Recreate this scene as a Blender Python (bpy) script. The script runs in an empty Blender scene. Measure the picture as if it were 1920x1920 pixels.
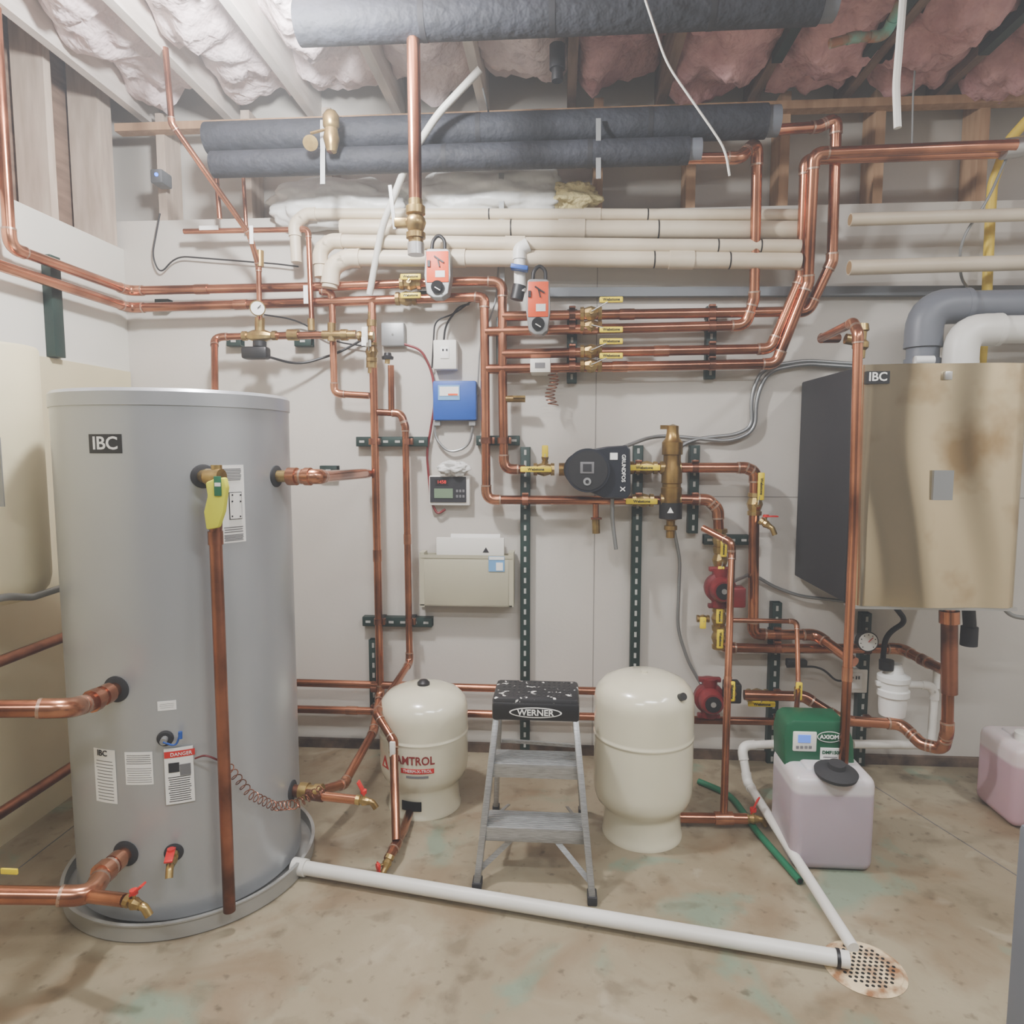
import bpy, bmesh, math, random
from mathutils import Vector as V, Matrix, noise
random.seed(3)
rad=math.radians
# ---------------- survey of the room (camera calibration) ----------------
F=1296.; YAW=rad(4); PIT=rad(5.29); CAM=V((0,0,1.5))
fw=V((-math.sin(YAW)*math.cos(PIT),math.cos(YAW)*math.cos(PIT),-math.sin(PIT)))
rt=V((math.cos(YAW),math.sin(YAW),0)); up=rt.cross(fw)
def ray(u,v): return fw+rt*((u-960)/F)+up*((960-v)/F)
def W(u,v,Y=3.2): d=ray(u,v); return CAM+d*(Y/d.y)
def LX(u,v,x=-2.03): d=ray(u,v); return CAM+d*(x/d.x)
def FL(u,v,z=0.): d=ray(u,v); return CAM+d*((z-1.5)/d.z)
TC=V((-1.307,2.294,0)); TR=.364
def CY(u,v,C,R):
    d=ray(u,v); a=d.x**2+d.y**2; o=CAM-C; b=2*(o.x*d.x+o.y*d.y); c=o.x**2+o.y**2-R*R
    q=b*b-4*a*c
    t=(-b-math.sqrt(max(q,0)))/(2*a); return CAM+d*t
def TK(u,v,R=TR): return CY(u,v,TC,R)
def RW(w,Y=3.2): return w/2/F*Y
# ---------------- materials ----------------
def lin(c): return tuple(((x/255)/12.92 if x/255<=.04045 else ((x/255+.055)/1.055)**2.4) for x in c)+(1,)
MT={}
def mat(key,c,rough=.5,metal=0,c2=None,scale=6,bump=0,emis=0,coat=0,detail=4,lo=.35,hi=.65,stretch=None,bscale=None):
    m=bpy.data.materials.new(key); m.use_nodes=True; nt=m.node_tree; b=nt.nodes['Principled BSDF']
    b.inputs['Base Color'].default_value=lin(c); b.inputs['Roughness'].default_value=rough; b.inputs['Metallic'].default_value=metal
    if coat: b.inputs['Coat Weight'].default_value=coat; b.inputs['Coat Roughness'].default_value=.15
    if emis: b.inputs['Emission Color'].default_value=lin(c); b.inputs['Emission Strength'].default_value=emis
    if c2 or bump:
        g=nt.nodes.new('ShaderNodeNewGeometry'); mp=nt.nodes.new('ShaderNodeMapping'); nt.links.new(g.outputs['Position'],mp.inputs['Vector'])
        if stretch: mp.inputs['Scale'].default_value=stretch
        n=nt.nodes.new('ShaderNodeTexNoise'); n.inputs['Scale'].default_value=scale; n.inputs['Detail'].default_value=detail
        nt.links.new(mp.outputs[0],n.inputs['Vector'])
        if c2:
            r=nt.nodes.new('ShaderNodeValToRGB'); r.color_ramp.elements[0].position=lo; r.color_ramp.elements[1].position=hi
            r.color_ramp.elements[0].color=lin(c2); r.color_ramp.elements[1].color=lin(c)
            nt.links.new(n.outputs['Fac'],r.inputs[0]); nt.links.new(r.outputs[0],b.inputs['Base Color'])
        if bump:
            n2=nt.nodes.new('ShaderNodeTexNoise'); n2.inputs['Scale'].default_value=bscale or scale*4; nt.links.new(mp.outputs[0],n2.inputs['Vector'])
            bp=nt.nodes.new('ShaderNodeBump'); bp.inputs['Strength'].default_value=bump; bp.inputs['Distance'].default_value=.02
            nt.links.new(n2.outputs['Fac'],bp.inputs['Height']); nt.links.new(bp.outputs[0],b.inputs['Normal'])
    MT[key]=m; return m
mat('copper',(206,138,102),.23,.92,(124,76,54),3.5,detail=8,lo=.34,hi=.6)
mat('copper_old',(166,108,82),.32,.85,(96,62,48),6,detail=7)
mat('copper_fit',(212,150,114),.23,.9,(150,96,72),9)
mat('solder',(188,158,138),.32,.8)
mat('brass',(190,164,102),.32,.85,(142,116,68),15)
mat('brass_dark',(158,128,70),.34,.85,(118,92,50),12)
mat('steel',(190,190,188),.35,.8)
mat('alu',(186,188,188),.36,.7,(150,150,150),30,stretch=(1,20,20))
mat('conduit',(146,148,148),.4,.7)
mat('tankgrey',(176,180,184),.32,.4,(168,172,176),1.5)
mat('pangrey',(166,166,162),.45,.4)
mat('wall',(202,197,188),.85,0,(192,187,178),1.2,bump=.03,bscale=60)
mat('wall_left',(218,216,206),.85,0,(208,206,196),1.2)
mat('wall_far',(112,104,96),.9,0,(70,64,60),1.1)
mat('beige',(212,203,168),.6,0,(201,191,156),1.5)
mat('cream',(222,217,192),.22,0,(216,211,186),3,coat=.6)
mat('pvc_tan',(214,202,180),.45,0,(200,186,162),4)
mat('pvc_white',(230,229,223),.4,0,(216,214,206),4)
mat('pvc_grey',(106,110,118),.45)
mat('seam',(146,142,136),.9)
mat('wood',(184,148,112),.8,0,(156,120,86),4,stretch=(6,6,1),lo=.3,hi=.7)
mat('wood_dark',(142,116,98),.8,0,(110,88,74),4,stretch=(6,1,6))
mat('joist_glare',(222,214,206),.8,0,(204,194,184),4,stretch=(6,1,6))  # joist wood whitened, bulb glare painted into the colour
mat('stud_glare',(196,180,164),.8,0,(172,154,138),4,stretch=(6,6,1))  # paler stud wood for the left side, glare painted in
mat('deck',(150,132,118),.9,0,(120,102,90),3)
mat('pink',(216,168,168),1,0,(170,122,124),7,bump=.9,bscale=26,lo=.3,hi=.7)
mat('pink_glare',(238,222,222),1,0,(224,202,202),7,bump=.8,bscale=26,lo=.3,hi=.7)  # lit copy of pink: glare painted into the left batts
mat('fluff',(232,218,160),1,0,(206,190,130),12,bump=.8,bscale=40)
mat('plastic_wrap',(224,224,220),.4,0,(200,200,196),5,bump=.5,bscale=14)
mat('foam',(42,44,52),.75,0,(30,32,38),9,bump=.4,bscale=30)
mat('black',(24,24,26),.45); mat('blackm',(32,32,36),.7); mat('rubber',(38,38,40),.8)
mat('spatter',(32,32,34),.5,0,(220,218,212),38,detail=3,lo=.345,hi=.37)
mat('white',(238,238,234),.5); mat('offwhite',(226,224,216),.5)
mat('ink',(36,36,40),.8); mat('ink_light',(110,110,112),.8)
mat('red',(200,32,30),.4); mat('brandred',(130,34,34),.5); mat('pumpred',(128,38,42),.4,.1,(100,28,32),10)
mat('yellow',(240,214,20),.4); mat('gas',(228,196,50),.5); mat('tagyellow',(214,216,50),.6)
mat('orange',(238,86,26),.5); mat('blue',(30,78,164),.45); mat('bluelt',(110,160,205),.5)
mat('strut',(34,56,50),.5,.2,(28,46,42),8); mat('slot',(168,170,164),.8)
mat('galv',(148,150,150),.45,.5); mat('greystrut',(112,116,120),.5,.3)
mat('green',(14,84,54),.45); mat('hose',(24,104,72),.45); mat('patina',(110,176,160),.7,0,(150,100,70),14)
mat('lcd',(112,134,108),.3); mat('lcdblue',(90,130,230),.3,emis=.6); mat('bluedot',(60,120,255),.3,emis=4); mat('led',(225,40,34),.4,emis=.8); mat('glass',(32,35,43),.3)
mat('gold',(226,210,174),.15,.96,(184,158,116),3.2,lo=.32,hi=.46,detail=9); mat('bore_shade',(150,122,84),.6)  # last one is the painted shade inside open pipe ends
mat('holder',(192,188,164),.4,.25); mat('rust',(222,202,164),.8,0,(140,96,58),16,lo=.36,hi=.54)
mat('rustbase',(112,94,78),.95,0,(66,54,46),12); mat('dark',(12,12,12),.9); mat('cabinet',(96,100,108),.5)
mat('hosewhite',(206,205,198),.4)
mat('lamp',(255,253,250),.5,emis=6)
def jugmat(key,lvl,liq,plas):
    m=bpy.data.materials.new(key); m.use_nodes=True; nt=m.node_tree; b=nt.nodes['Principled BSDF']
    g=nt.nodes.new('ShaderNodeNewGeometry'); s=nt.nodes.new('ShaderNodeSeparateXYZ'); nt.links.new(g.outputs['Position'],s.inputs[0])
    mr=nt.nodes.new('ShaderNodeMapRange'); mr.inputs[1].default_value=lvl-.006; mr.inputs[2].default_value=lvl+.008
    nt.links.new(s.outputs['Z'],mr.inputs[0]); mx=nt.nodes.new('ShaderNodeMix'); mx.data_type='RGBA'
    mx.inputs[6].default_value=lin(liq); mx.inputs[7].default_value=lin(plas)
    nt.links.new(mr.outputs[0],mx.inputs[0]); nt.links.new(mx.outputs[2],b.inputs['Base Color'])
    b.inputs['Roughness'].default_value=.3; b.inputs['Subsurface Weight'].default_value=.2; b.inputs['Subsurface Scale'].default_value=.04
    MT[key]=m
jugmat('jug',.285,(168,154,164),(202,196,198)); jugmat('jug2',.25,(188,154,164),(214,200,200))
def floormat():
    m=bpy.data.materials.new('concrete'); m.use_nodes=True; nt=m.node_tree; b=nt.nodes['Principled BSDF']; L=nt.links.new
    g=nt.nodes.new('ShaderNodeNewGeometry')
    def nz(sc,det=5,off=0,dist=0):
        mp=nt.nodes.new('ShaderNodeMapping'); mp.inputs['Location'].default_value=(off,off*2,0); L(g.outputs['Position'],mp.inputs[0])
        n=nt.nodes.new('ShaderNodeTexNoise'); n.inputs['Scale'].default_value=sc; n.inputs['Detail'].default_value=det; n.inputs['Distortion'].default_value=dist; L(mp.outputs[0],n.inputs[0]); return n.outputs['Fac']
    def ramp(f,a,c):
        r=nt.nodes.new('ShaderNodeValToRGB'); e=r.color_ramp.elements; e[0].position=a[0]; e[1].position=a[1]; e[0].color=c[0]; e[1].color=c[1]; L(f,r.inputs[0]); return r.outputs[0]
    def mix(f,a,c):
        x=nt.nodes.new('ShaderNodeMix'); x.data_type='RGBA'; L(f,x.inputs[0]); L(a,x.inputs[6]); x.inputs[7].default_value=c; return x.outputs[2]
    B=(0,0,0,1)
    col=ramp(nz(1.6,8,0,.6),(.3,.7),(lin((128,116,92)),lin((158,148,124))))
    col=mix(ramp(nz(3.0,8,5,.8),(.50,.68),(B,(.6,.6,.6,1))),col,lin((114,90,62)))
    col=mix(ramp(nz(2.9,7,11,.5),(.58,.66),(B,(.5,.5,.5,1))),col,lin((98,140,122)))
    col=mix(ramp(nz(9,5,3,.3),(.56,.70),(B,(.5,.5,.5,1))),col,lin((86,74,56)))
    col=mix(ramp(nz(26,3,8),(.61,.74),(B,(.6,.6,.6,1))),col,lin((66,56,44)))
    col=mix(ramp(nz(5,6,21,1.),(.62,.72),(B,(.25,.25,.25,1))),col,lin((190,182,162)))
    L(col,b.inputs['Base Color']); L(ramp(nz(2,4,30),(.4,.6),((.33,.33,.33,1),(.55,.55,.55,1))),b.inputs['Roughness'])
    bp=nt.nodes.new('ShaderNodeBump'); bp.inputs['Strength'].default_value=.12; bp.inputs['Distance'].default_value=.01; L(nz(40,4),bp.inputs['Height']); L(bp.outputs[0],b.inputs['Normal'])
    MT['concrete']=m
floormat()
# ---------------- mesh builder ----------------
def basis(ax):
    ax=ax.normalized(); h=V((0,0,1)) if abs(ax.z)<.9 else V((1,0,0)); x=h.cross(ax).normalized(); return x,ax.cross(x),ax
class M:
    def __init__(s): s.v=[];s.f=[];s.m=[];s.k=[]
    def mi(s,k):
        if k not in s.k: s.k.append(k)
        return s.k.index(k)
    def add(s,vs,fs,k):
        o=len(s.v); s.v+=[V(p) for p in vs]; s.f+=[[i+o for i in f] for f in fs]; s.m+=[s.mi(k)]*len(fs); return s
    def bm(s,b,k,mx=None):
        b.verts.index_update(); vs=[(mx@v.co if mx else v.co.copy()) for v in b.verts]; fs=[[v.index for v in f.verts] for f in b.faces]; b.free(); return s.add(vs,fs,k)
    def box(s,c,sz,k,b=0,mx=None,seg=2):
        t=bmesh.new(); bmesh.ops.create_cube(t,size=1); bmesh.ops.scale(t,vec=V(sz),verts=t.verts)
        if b: bmesh.ops.bevel(t,geom=t.edges[:],offset=min(b,min(sz)*.49),segments=seg,profile=.5,affect='EDGES')
        m=Matrix.Translation(V(c))@(mx.to_4x4() if mx else Matrix()); return s.bm(t,k,m)
    def bar(s,p0,p1,w,d,k,b=0,side=None):
        p0=V(p0);p1=V(p1); z=(p1-p0); L=z.length; z.normalize(); sd=V(side) if side else V((1,0,0))
        y=z.cross(sd)
        if y.length<1e-3: y=z.cross(V((0,1,0)))
        y.normalize(); x=y.cross(z); mx=Matrix((x,y,z)).transposed(); return s.box((p0+p1)/2,(w,d,L),k,b,mx)
    def cyl(s,p0,p1,r,k,r1=None,n=20):
        p0=V(p0);p1=V(p1); L=(p1-p0).length; return s.lathe(p0,p1-p0,[(0,0),(r,0),(r if r1 is None else r1,L),(0,L)],k,n)
    def lathe(s,base,ax,prof,k,n=32):
        x,y,z=basis(V(ax)); base=V(base); vs=[];rings=[]
        for r,h in prof:
            if r<1e-6: rings.append([len(vs)]); vs.append(base+z*h)
            else:
                rings.append(list(range(len(vs),len(vs)+n)))
                for i in range(n): a=2*math.pi*i/n; vs.append(base+z*h+x*(r*math.cos(a))+y*(r*math.sin(a)))
        fs=[]
        for A,B in zip(rings,rings[1:]):
            for i in range(n):
                j=(i+1)%n
                if len(A)==1 and len(B)==1: break
                if len(A)==1: fs.append([A[0],B[j],B[i]])
                elif len(B)==1: fs.append([A[i],A[j],B[0]])
                else: fs.append([A[i],A[j],B[j],B[i]])
        return s.add(vs,fs,k)
    def sweep(s,P,r,k,n=14,caps=True):
        P=[V(p) for p in P]; Q=[P[0]]
        for p in P[1:]:
            if (p-Q[-1]).length>1e-5: Q.append(p)
        P=Q
        if len(P)<2: return s
        x,y,z=basis(P[1]-P[0]); vs=[];fs=[]
        for i,p in enumerate(P):
            if i==0:t=P[1]-P[0]
            elif i==len(P)-1:t=P[-1]-P[-2]
            else:t=(P[i+1]-P[i]).normalized()+(P[i]-P[i-1]).normalized()
            if t.length<1e-6:t=P[i]-P[i-1]
            t.normalize(); x=(x-t*x.dot(t)).normalized(); y=t.cross(x)
            for j in range(n): a=2*math.pi*j/n; vs.append(p+x*(r*math.cos(a))+y*(r*math.sin(a)))
        for i in range(len(P)-1):
            for j in range(n): q=(j+1)%n; fs.append([i*n+j,i*n+q,(i+1)*n+q,(i+1)*n+j])
        if caps: fs.append(list(range(n))[::-1]); fs.append([(len(P)-1)*n+j for j in range(n)])
        return s.add(vs,fs,k)
    def tube(s,pts,r,k,fit=None,bend=None,n=14):
        pts=[V(p) for p in pts]; bend=r*2.2 if bend is None else bend; path=[pts[0]]; ring='solder' if fit=='copper_fit' else fit
        for i in range(1,len(pts)-1):
            A,P,B=pts[i-1:i+2]; d1=(A-P);d2=(B-P);l=min(d1.length,d2.length)*.48;d1.normalize();d2.normalize()
            turn=math.pi-d1.angle(d2)
            if turn<.03 or bend==0: path.append(P);continue
            tl=min(bend*math.tan(min(turn,2.8)/2),l); arc=[]
            for q in range(8): t=q/7; arc.append((P+d1*tl)*(1-t)**2+P*2*t*(1-t)+(P+d2*tl)*t*t)
            path+=arc
            if fit and turn>.18:
                e=[arc[0]+d1*r*.9]+arc+[arc[-1]+d2*r*.9]; s.sweep(e,r*1.16,fit,n)
                s.cyl(arc[0]+d1*r*.75,arc[0]+d1*r*1.1,r*1.18,ring,n=n); s.cyl(arc[-1]+d2*r*.75,arc[-1]+d2*r*1.1,r*1.18,ring,n=n)
        path.append(pts[-1]); s.sweep(path,r,k,n)
        if fit:
            for A,B in zip(pts,pts[1:]):
                L=(B-A).length
                if L>.9:
                    c=A.lerp(B,.35+.25*random.random()); d=(B-A).normalized(); s.cyl(c-d*r*1.5,c+d*r*1.5,r*1.13,fit,n=n)
        return s
    def prism(s,px,Y0,Y1,k,b=0):
        a=[W(u,v,Y0) for u,v in px]; t=bmesh.new()
        f=[t.verts.new(p) for p in a]; g=[t.verts.new((p.x,Y1,p.z)) for p in a]; n=len(a)
        t.faces.new(f); t.faces.new(g[::-1])
        for i in range(n): t.faces.new([f[i],g[i],g[(i+1)%n],f[(i+1)%n]])
        bmesh.ops.recalc_face_normals(t,faces=t.faces)
        if b: bmesh.ops.bevel(t,geom=t.edges[:],offset=b,segments=2,profile=.5,affect='EDGES')
        return s.bm(t,k)
    def rect(s,u0,v0,u1,v1,Y,k,d=.004,b=0):
        p=W(u0,v0,Y);q=W(u1,v1,Y); return s.box(((p.x+q.x)/2,Y+d/2,(p.z+q.z)/2),(abs(q.x-p.x),d,abs(p.z-q.z)),k,b)
    def text(s,t,pos,size,k,r=(1,0,0),u=(0,0,1),wrap=None,bold=0,sx=1):
        c=bpy.data.curves.new('t','FONT'); c.body=t; c.size=size; c.align_x='CENTER'; c.align_y='CENTER'; c.extrude=.0006; c.offset=bold; c.resolution_u=3
        o=bpy.data.objects.new('t',c); bpy.context.scene.collection.objects.link(o); dg=bpy.context.evaluated_depsgraph_get(); dg.update()
        me=bpy.data.meshes.new_from_object(o.evaluated_get(dg)); r=V(r).normalized();u=V(u).normalized(); n=r.cross(u); pos=V(pos); vs=[]
        for v in me.vertices:
            if wrap:
                cc,R=wrap; a=math.atan2(pos.y-cc.y,pos.x-cc.x)+v.co.x*sx/R; q=R+.0012+v.co.z; vs.append((cc.x+q*math.cos(a),cc.y+q*math.sin(a),pos.z+v.co.y))
            else: vs.append(pos+r*v.co.x*sx+u*v.co.y+n*(v.co.z+.001))
        s.add(vs,[list(p.vertices) for p in me.polygons],k)
        bpy.data.objects.remove(o); bpy.data.meshes.remove(me); bpy.data.curves.remove(c); return s
    def patch(s,cc,R,a0,z0,w,h,k,n=8,da=0):
        vs=[]
        for q in (R+.0002,R+.0012):
            for j in (0,1):
                for i in range(n+1): a=a0+(i/n-.5)*w/R; vs.append((cc.x+q*math.cos(a),cc.y+q*math.sin(a),z0+(j-.5)*h+(i/n-.5)*da))
        m=n+1; fs=[]
        for i in range(n): fs.append([2*m+i,2*m+i+1,3*m+i+1,3*m+i]); fs.append([i,2*m+i,2*m+i+1,i+1]); fs.append([m+i,m+i+1,3*m+i+1,3*m+i])
        return s.add(vs,fs,k)
    def obj(s,name,parent=None,label=None,cat=None,group=None,kind=None,sharp=38,loc=None):
        me=bpy.data.meshes.new(name)
        c=loc
        if c is None:
            lo=V([min(p[i] for p in s.v) for i in range(3)]); hi=V([max(p[i] for p in s.v) for i in range(3)]); c=V(((lo.x+hi.x)/2,(lo.y+hi.y)/2,lo.z))
        me.from_pydata([p-c for p in s.v],[],s.f)
        for k in s.k: me.materials.append(MT[k])
        me.polygons.foreach_set('material_index',s.m); me.polygons.foreach_set('use_smooth',[True]*len(s.m))
        me.update(); me.set_sharp_from_angle(angle=rad(sharp))
        o=bpy.data.objects.new(name,me); bpy.context.scene.collection.objects.link(o)
        if parent:
            o.parent=parent; wp=V((0,0,0)); q=parent
            while q: wp+=q.location; q=q.parent
            o.location=c-wp
        else: o.location=c
        tag(o,label,cat,group,kind); return o
def tag(o,label=None,cat=None,group=None,kind=None):
    if label:o['label']=label
    if cat:o['category']=cat
    if group:o['group']=group
    if kind:o['kind']=kind
def thing(name,label,cat,loc,group=None):
    o=bpy.data.objects.new(name,None); o.empty_display_size=.05; o.location=V(loc); bpy.context.scene.collection.objects.link(o); tag(o,label,cat,group); return o
def pipe(pts,w,label,k='copper',fit='copper_fit',name='copper_pipe',cat='pipe',Y=3.2,group=None,bend=None,n=14):
    P=[p if isinstance(p,V) else W(p[0],p[1],p[2] if len(p)>2 else Y) for p in pts]
    return M().tube(P,RW(w,Y),k,fit,bend,n).obj(name,None,label,cat,group)
# ---------------- room ----------------
YW=3.3; XL=-2.11; XR=3.0; YB=-2.2; ZC=3.08
def S(m,n): return m.obj(n,kind='structure')
m=M().box(((XL+XR)/2,(YW+YB)/2,-.05),(XR-XL+.4,YW-YB+.5,.1),'concrete')
def cut(a,b): m.bar(FL(*a,.0005),FL(*b,.0005),.005,.001,'ink_light',side=(0,0,1))
cut((1640,1475),(1935,1660)); cut((20,1640),(150,1540)); S(m,'floor')
zt=W(1200,392,YW).z
m=M().box(((XL+XR)/2,YW+.075,zt/2),(XR-XL+.3,.15,zt),'wall')
p=W(1120,520,YW).x; m.box((p,YW,zt/2-.1),(.004,.003,zt-.2),'seam'); z=W(1100,930,YW).z; m.box((p+1,YW,z),(2,.003,.004),'seam')
S(m,'wall_back')
S(M().box(((XL+XR)/2,YW+.2,2.95),(XR-XL+.3,.08,1.0),'wall'),'wall_back_upper')
zl=LX(20,372,XL).z
m=M().box((XL-.075,(YW+YB)/2,zl/2),(.15,YW-YB,zl),'wall_left')
p0=LX(0,652,XL);p1=LX(254,702,XL); zz=(p0.z+p1.z)/2
m.box((XL+.004,(YW+YB)/2,zz/2),(.012,YW-YB-.02,zz),'beige'); S(m,'wall_left')
S(M().box((XL-.2,(YW+YB)/2,2.9),(.06,YW-YB+.4,1.3),'wood_dark'),'wall_left_upper')
S(M().box((XR+.05,(YW+YB)/2,1.7),(.1,YW-YB+.3,3.6),'wall'),'wall_right')
S(M().box(((XL+XR)/2,YB-.05,1.7),(XR-XL+.5,.1,3.6),'wall_far'),'wall_front')
S(M().box(((XL+XR)/2,(YW+YB)/2,3.42),(XR-XL+.6,YW-YB+.8,.06),'deck'),'ceiling')
m=M().box(((XL+XR)/2,YW-.012,.022),(XR-XL,.022,.044),'rustbase'); m.text('ICCES',(W(603,1408,3.277).x,3.288,.024),.05,'ink',sx=1.3); S(m,'baseboard_back')
jx=XL+.1; i=0
while jx<XR:
    pale=jx<.0  # left bays take the colours with glare painted in
    M().box((jx,(YW+YB)/2+.1,ZC+.13),(.04,YW-YB+.2,.28),'joist_glare' if pale else 'wood_dark').obj('ceiling_joist',None,'rough sawn wooden joist under the floor deck','joist','ceiling joists')
    if jx+.4<XR:
        nx,ny=16,84; vs=[];fs=[]; low=-.01 if jx>.1 else .08
        for a in range(nx+1):
            for b in range(ny+1):
                x=jx+.0215+a/nx*.367; y=.9+b/ny*2.38
                q=V((x*4.5,y*4.5,i)); sag=math.sin(math.pi*a/nx)**.6*.08
                z=ZC+low+.04-sag+noise.noise(q)*.10+noise.noise(q*3.3)*.05+noise.noise(q*8)*.02
                vs.append((x,y,z))
        for a in range(nx):
            for b in range(ny): t=a*(ny+1)+b; fs.append([t,t+1,t+ny+2,t+ny+1])
        M().add(vs,fs,'pink_glare' if pale else 'pink').obj('insulation_batt',None,'pink fibreglass insulation batt sagging between joists','insulation','ceiling insulation batts',sharp=180)
    jx+=.41; i+=1
M().box(((XL+XR)/2,YW-.01,W(1300,210,YW).z),(XR-XL-.02,.06,.035),'wood').obj('top_plate',None,'horizontal wooden ledger along the top of the wall','lumber')
for u in (300,460,612,1122,1297,1472,1650,1845):
    x=W(u,300,YW).x; M().box((x,YW+.08,(zt+ZC)/2),(.042,.14,ZC-zt),'stud_glare' if u<700 else 'wood').obj('wall_stud',None,'bare wooden stud above the drywall','stud','exposed wall studs')  # left studs get the wood with painted glare
for y in (3.22,2.86,2.5,2.1,1.7):
    M().box((XL-.08,y,(zl+ZC+.2)/2),(.14,.042 if y<3.1 else .1,ZC+.2-zl),'stud_glare').obj('wall_stud',None,'bare wooden stud above the drywall','stud','exposed wall studs')
def foam(u0,u1,v,w,Y,lab):
    p=W(u0,v,Y);q=W(u1,v,Y); q.z=p.z; r=RW(w,Y)
    m=M().cyl(p,q,r,'foam',n=28)
    for t in (.25,.5,.8): c=p.lerp(q,t); m.cyl(c-V((.01,0,0)),c+V((.01,0,0)),r*1.015,'blackm',n=28)
    m.cyl(q,q+V((.05,0,0)),r*.9,'pvc_grey'); m.obj('insulated_pipe',None,lab,'pipe','black insulated overhead pipes')
foam(560,1535,44,74,2.5,'thick black foam-insulated drain pipe under the joists')
foam(390,1435,261,57,3.05,'black foam-insulated pipe running along the wall top')
foam(400,1290,309,46,3.0,'thinner black foam-insulated pipe below the thick one')
for u,v0,v1,Y in ((1122,222,335,2.96),(605,225,345,2.93)):
    M().bar(W(u,v0,Y),W(u,v1,Y),.02,.003,'galv').obj('hanger_strap',None,'galvanised perforated strap holding the black pipes','strap')
M().cyl(W(1045,85,2.8),W(1045,130,2.8),.03,'blackm').cyl(W(1045,130,2.8),W(1045,152,2.8),.022,'black').obj('capped_pipe',None,'short black capped vertical pipe stub','pipe')
def blob(c,sz,k,name,lab,cat,seed=0,amp=.25):
    t=bmesh.new(); bmesh.ops.create_icosphere(t,subdivisions=5,radius=1)
    for v in t.verts:
        f=1+noise.noise(v.co*2.2+V((seed,0,0)))*amp+noise.noise(v.co*6+V((0,seed,0)))*amp*.3; v.co=V((v.co.x*sz[0]*f,v.co.y*sz[1]*f,v.co.z*sz[2]*f))
    M().bm(t,k,Matrix.Translation(V(c))).obj(name,None,lab,cat,sharp=180)
blob(W(915,368,3.27),(.38,.09,.13),'plastic_wrap','insulation_bag','white plastic-wrapped insulation bag stuffed on the ledge','insulation',1)
blob(W(640,385,3.27),(.34,.09,.12),'plastic_wrap','insulation_bag','white plastic-wrapped insulation bag stuffed on the ledge','insulation',4)
blob(W(1072,372,3.27),(.12,.07,.06),'fluff','insulation_scrap','yellow fibreglass scrap poking over the wall','insulation',2,.5)
t=thing('indicator_light','small dark device with a blue light near the corner','device',W(292,326,3.2))
M().rect(280,316,304,342,3.2,'greystrut',.09,.008).obj('case',t); M().cyl(W(293,327,3.2),W(293,327,3.195),.008,'bluedot').obj('lens',t)
# ---------------- tan PVC ----------------
def pvc(pts,w,lab,k='pvc_tan',Y=3.2,open_=None,name='pvc_pipe',group=None):
    P=[p if isinstance(p,V) else W(p[0],p[1],Y if len(p)<3 else p[2]) for p in pts]; r=RW(w,Y)
    m=M().tube(P,r,k,k,r*2.2,18)
    if open_ is not None:
        a=P[open_]; b=P[1] if open_==0 else P[-2]; d=(a-b).normalized(); m.cyl(a,a+d*.001,r*.84,'bore_shade')  # dark disc paints the shade of the open bore
    if k=='pvc_tan' and (len(P)>3 or w>28):
        for ff in (.3,.62): c=P[0].lerp(P[1],ff); m.cyl(c,c+V((.006,0,0)),r*1.03,'black',n=18)
    return m.obj(name,None,lab,'pipe',group)
g='tan pipes above the drywall'
pvc([(1500,403),(575,401),(552,420),(556,492)],20,'long tan plastic pipe with elbow',Y=3.2,group=g)
pvc([(1498,432),(640,428)],32,'long thick tan plastic pipe on the wall',Y=3.2,group=g)
pvc([(1500,462),(1250,461),(620,452),(600,470),(602,520)],24,'long tan plastic pipe with elbow',Y=3.15,group=g)
pvc([(1500,490),(1060,485),(652,484),(622,500),(618,540)],29,'long tan plastic pipe with couplings',Y=3.15,group=g)
pvc([(1594,412),(2000,400)],22,'short tan plastic pipe with open end',Y=3.1,open_=0,group=g)
pvc([(1592,502),(2000,490)],26,'short tan plastic pipe with open end',Y=3.1,open_=0,group=g)
M().bar(W(1030,549,3.27),W(1960,545,3.27),.035,.04,'greystrut',side=(0,1,0)).obj('wall_rail',None,'grey steel channel rail across the drywall','channel')
# ---------------- struts ----------------
def strut(u0,v0,u1,v1,lab='green slotted steel strut channel on the wall',Y=3.26,w=.042,clamps=()):
    p=W(u0,v0,Y);q=W(u1,v1,Y)
    if abs(u1-u0)<abs(v1-v0): q.x=p.x
    else: q.z=p.z
    d=(q-p); L=d.length; d.normalize(); t=thing('strut_channel',lab,'strut',p.lerp(q,.5),'green strut channels')
    m=M(); sd=V((0,1,0)).cross(d); k='strut'
    c=(p+q)/2; mx=Matrix((sd,V((0,1,0)),d)).transposed()
    m.box((c.x,YW-.003,c.z),(w,.004,L),k,0,mx); m.box(c+sd*w/2+V((0,.018,0)),(.004,.042,L),k,0,mx); m.box(c-sd*w/2+V((0,.018,0)),(.004,.042,L),k,0,mx)
    m.box(c+V((0,-.004,0)),(w,.003,L),k,.001,mx)
    n=max(1,int(L/.05))
    for i in range(n):
        cc=p+d*((i+.5)*L/n)+V((0,-.0065,0)); m.box(cc,(.011,.002,.024),'slot',0,mx)
    m.obj('channel',t)
    for cu,cv,cw,ax in clamps:
        P=W(cu,cv,3.2); A=V((1,0,0)) if ax=='x' else V((0,0,1)); r=RW(cw); mm=M()
        mm.cyl(P-A*.014,P+A*.014,r*1.22,'copper_old'); B=V((0,0,1)) if ax=='x' else V((1,0,0)); mm.box(P+B*(r*1.5),(.03,.03,.012) if ax=='x' else (.012,.03,.03),'copper_old',.003)
        mm.box((P.x,(P.y+YW)/2,P.z),(.03,YW-P.y,.02),'black'); mm.obj('pipe_clamp',t)
    return t
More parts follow.
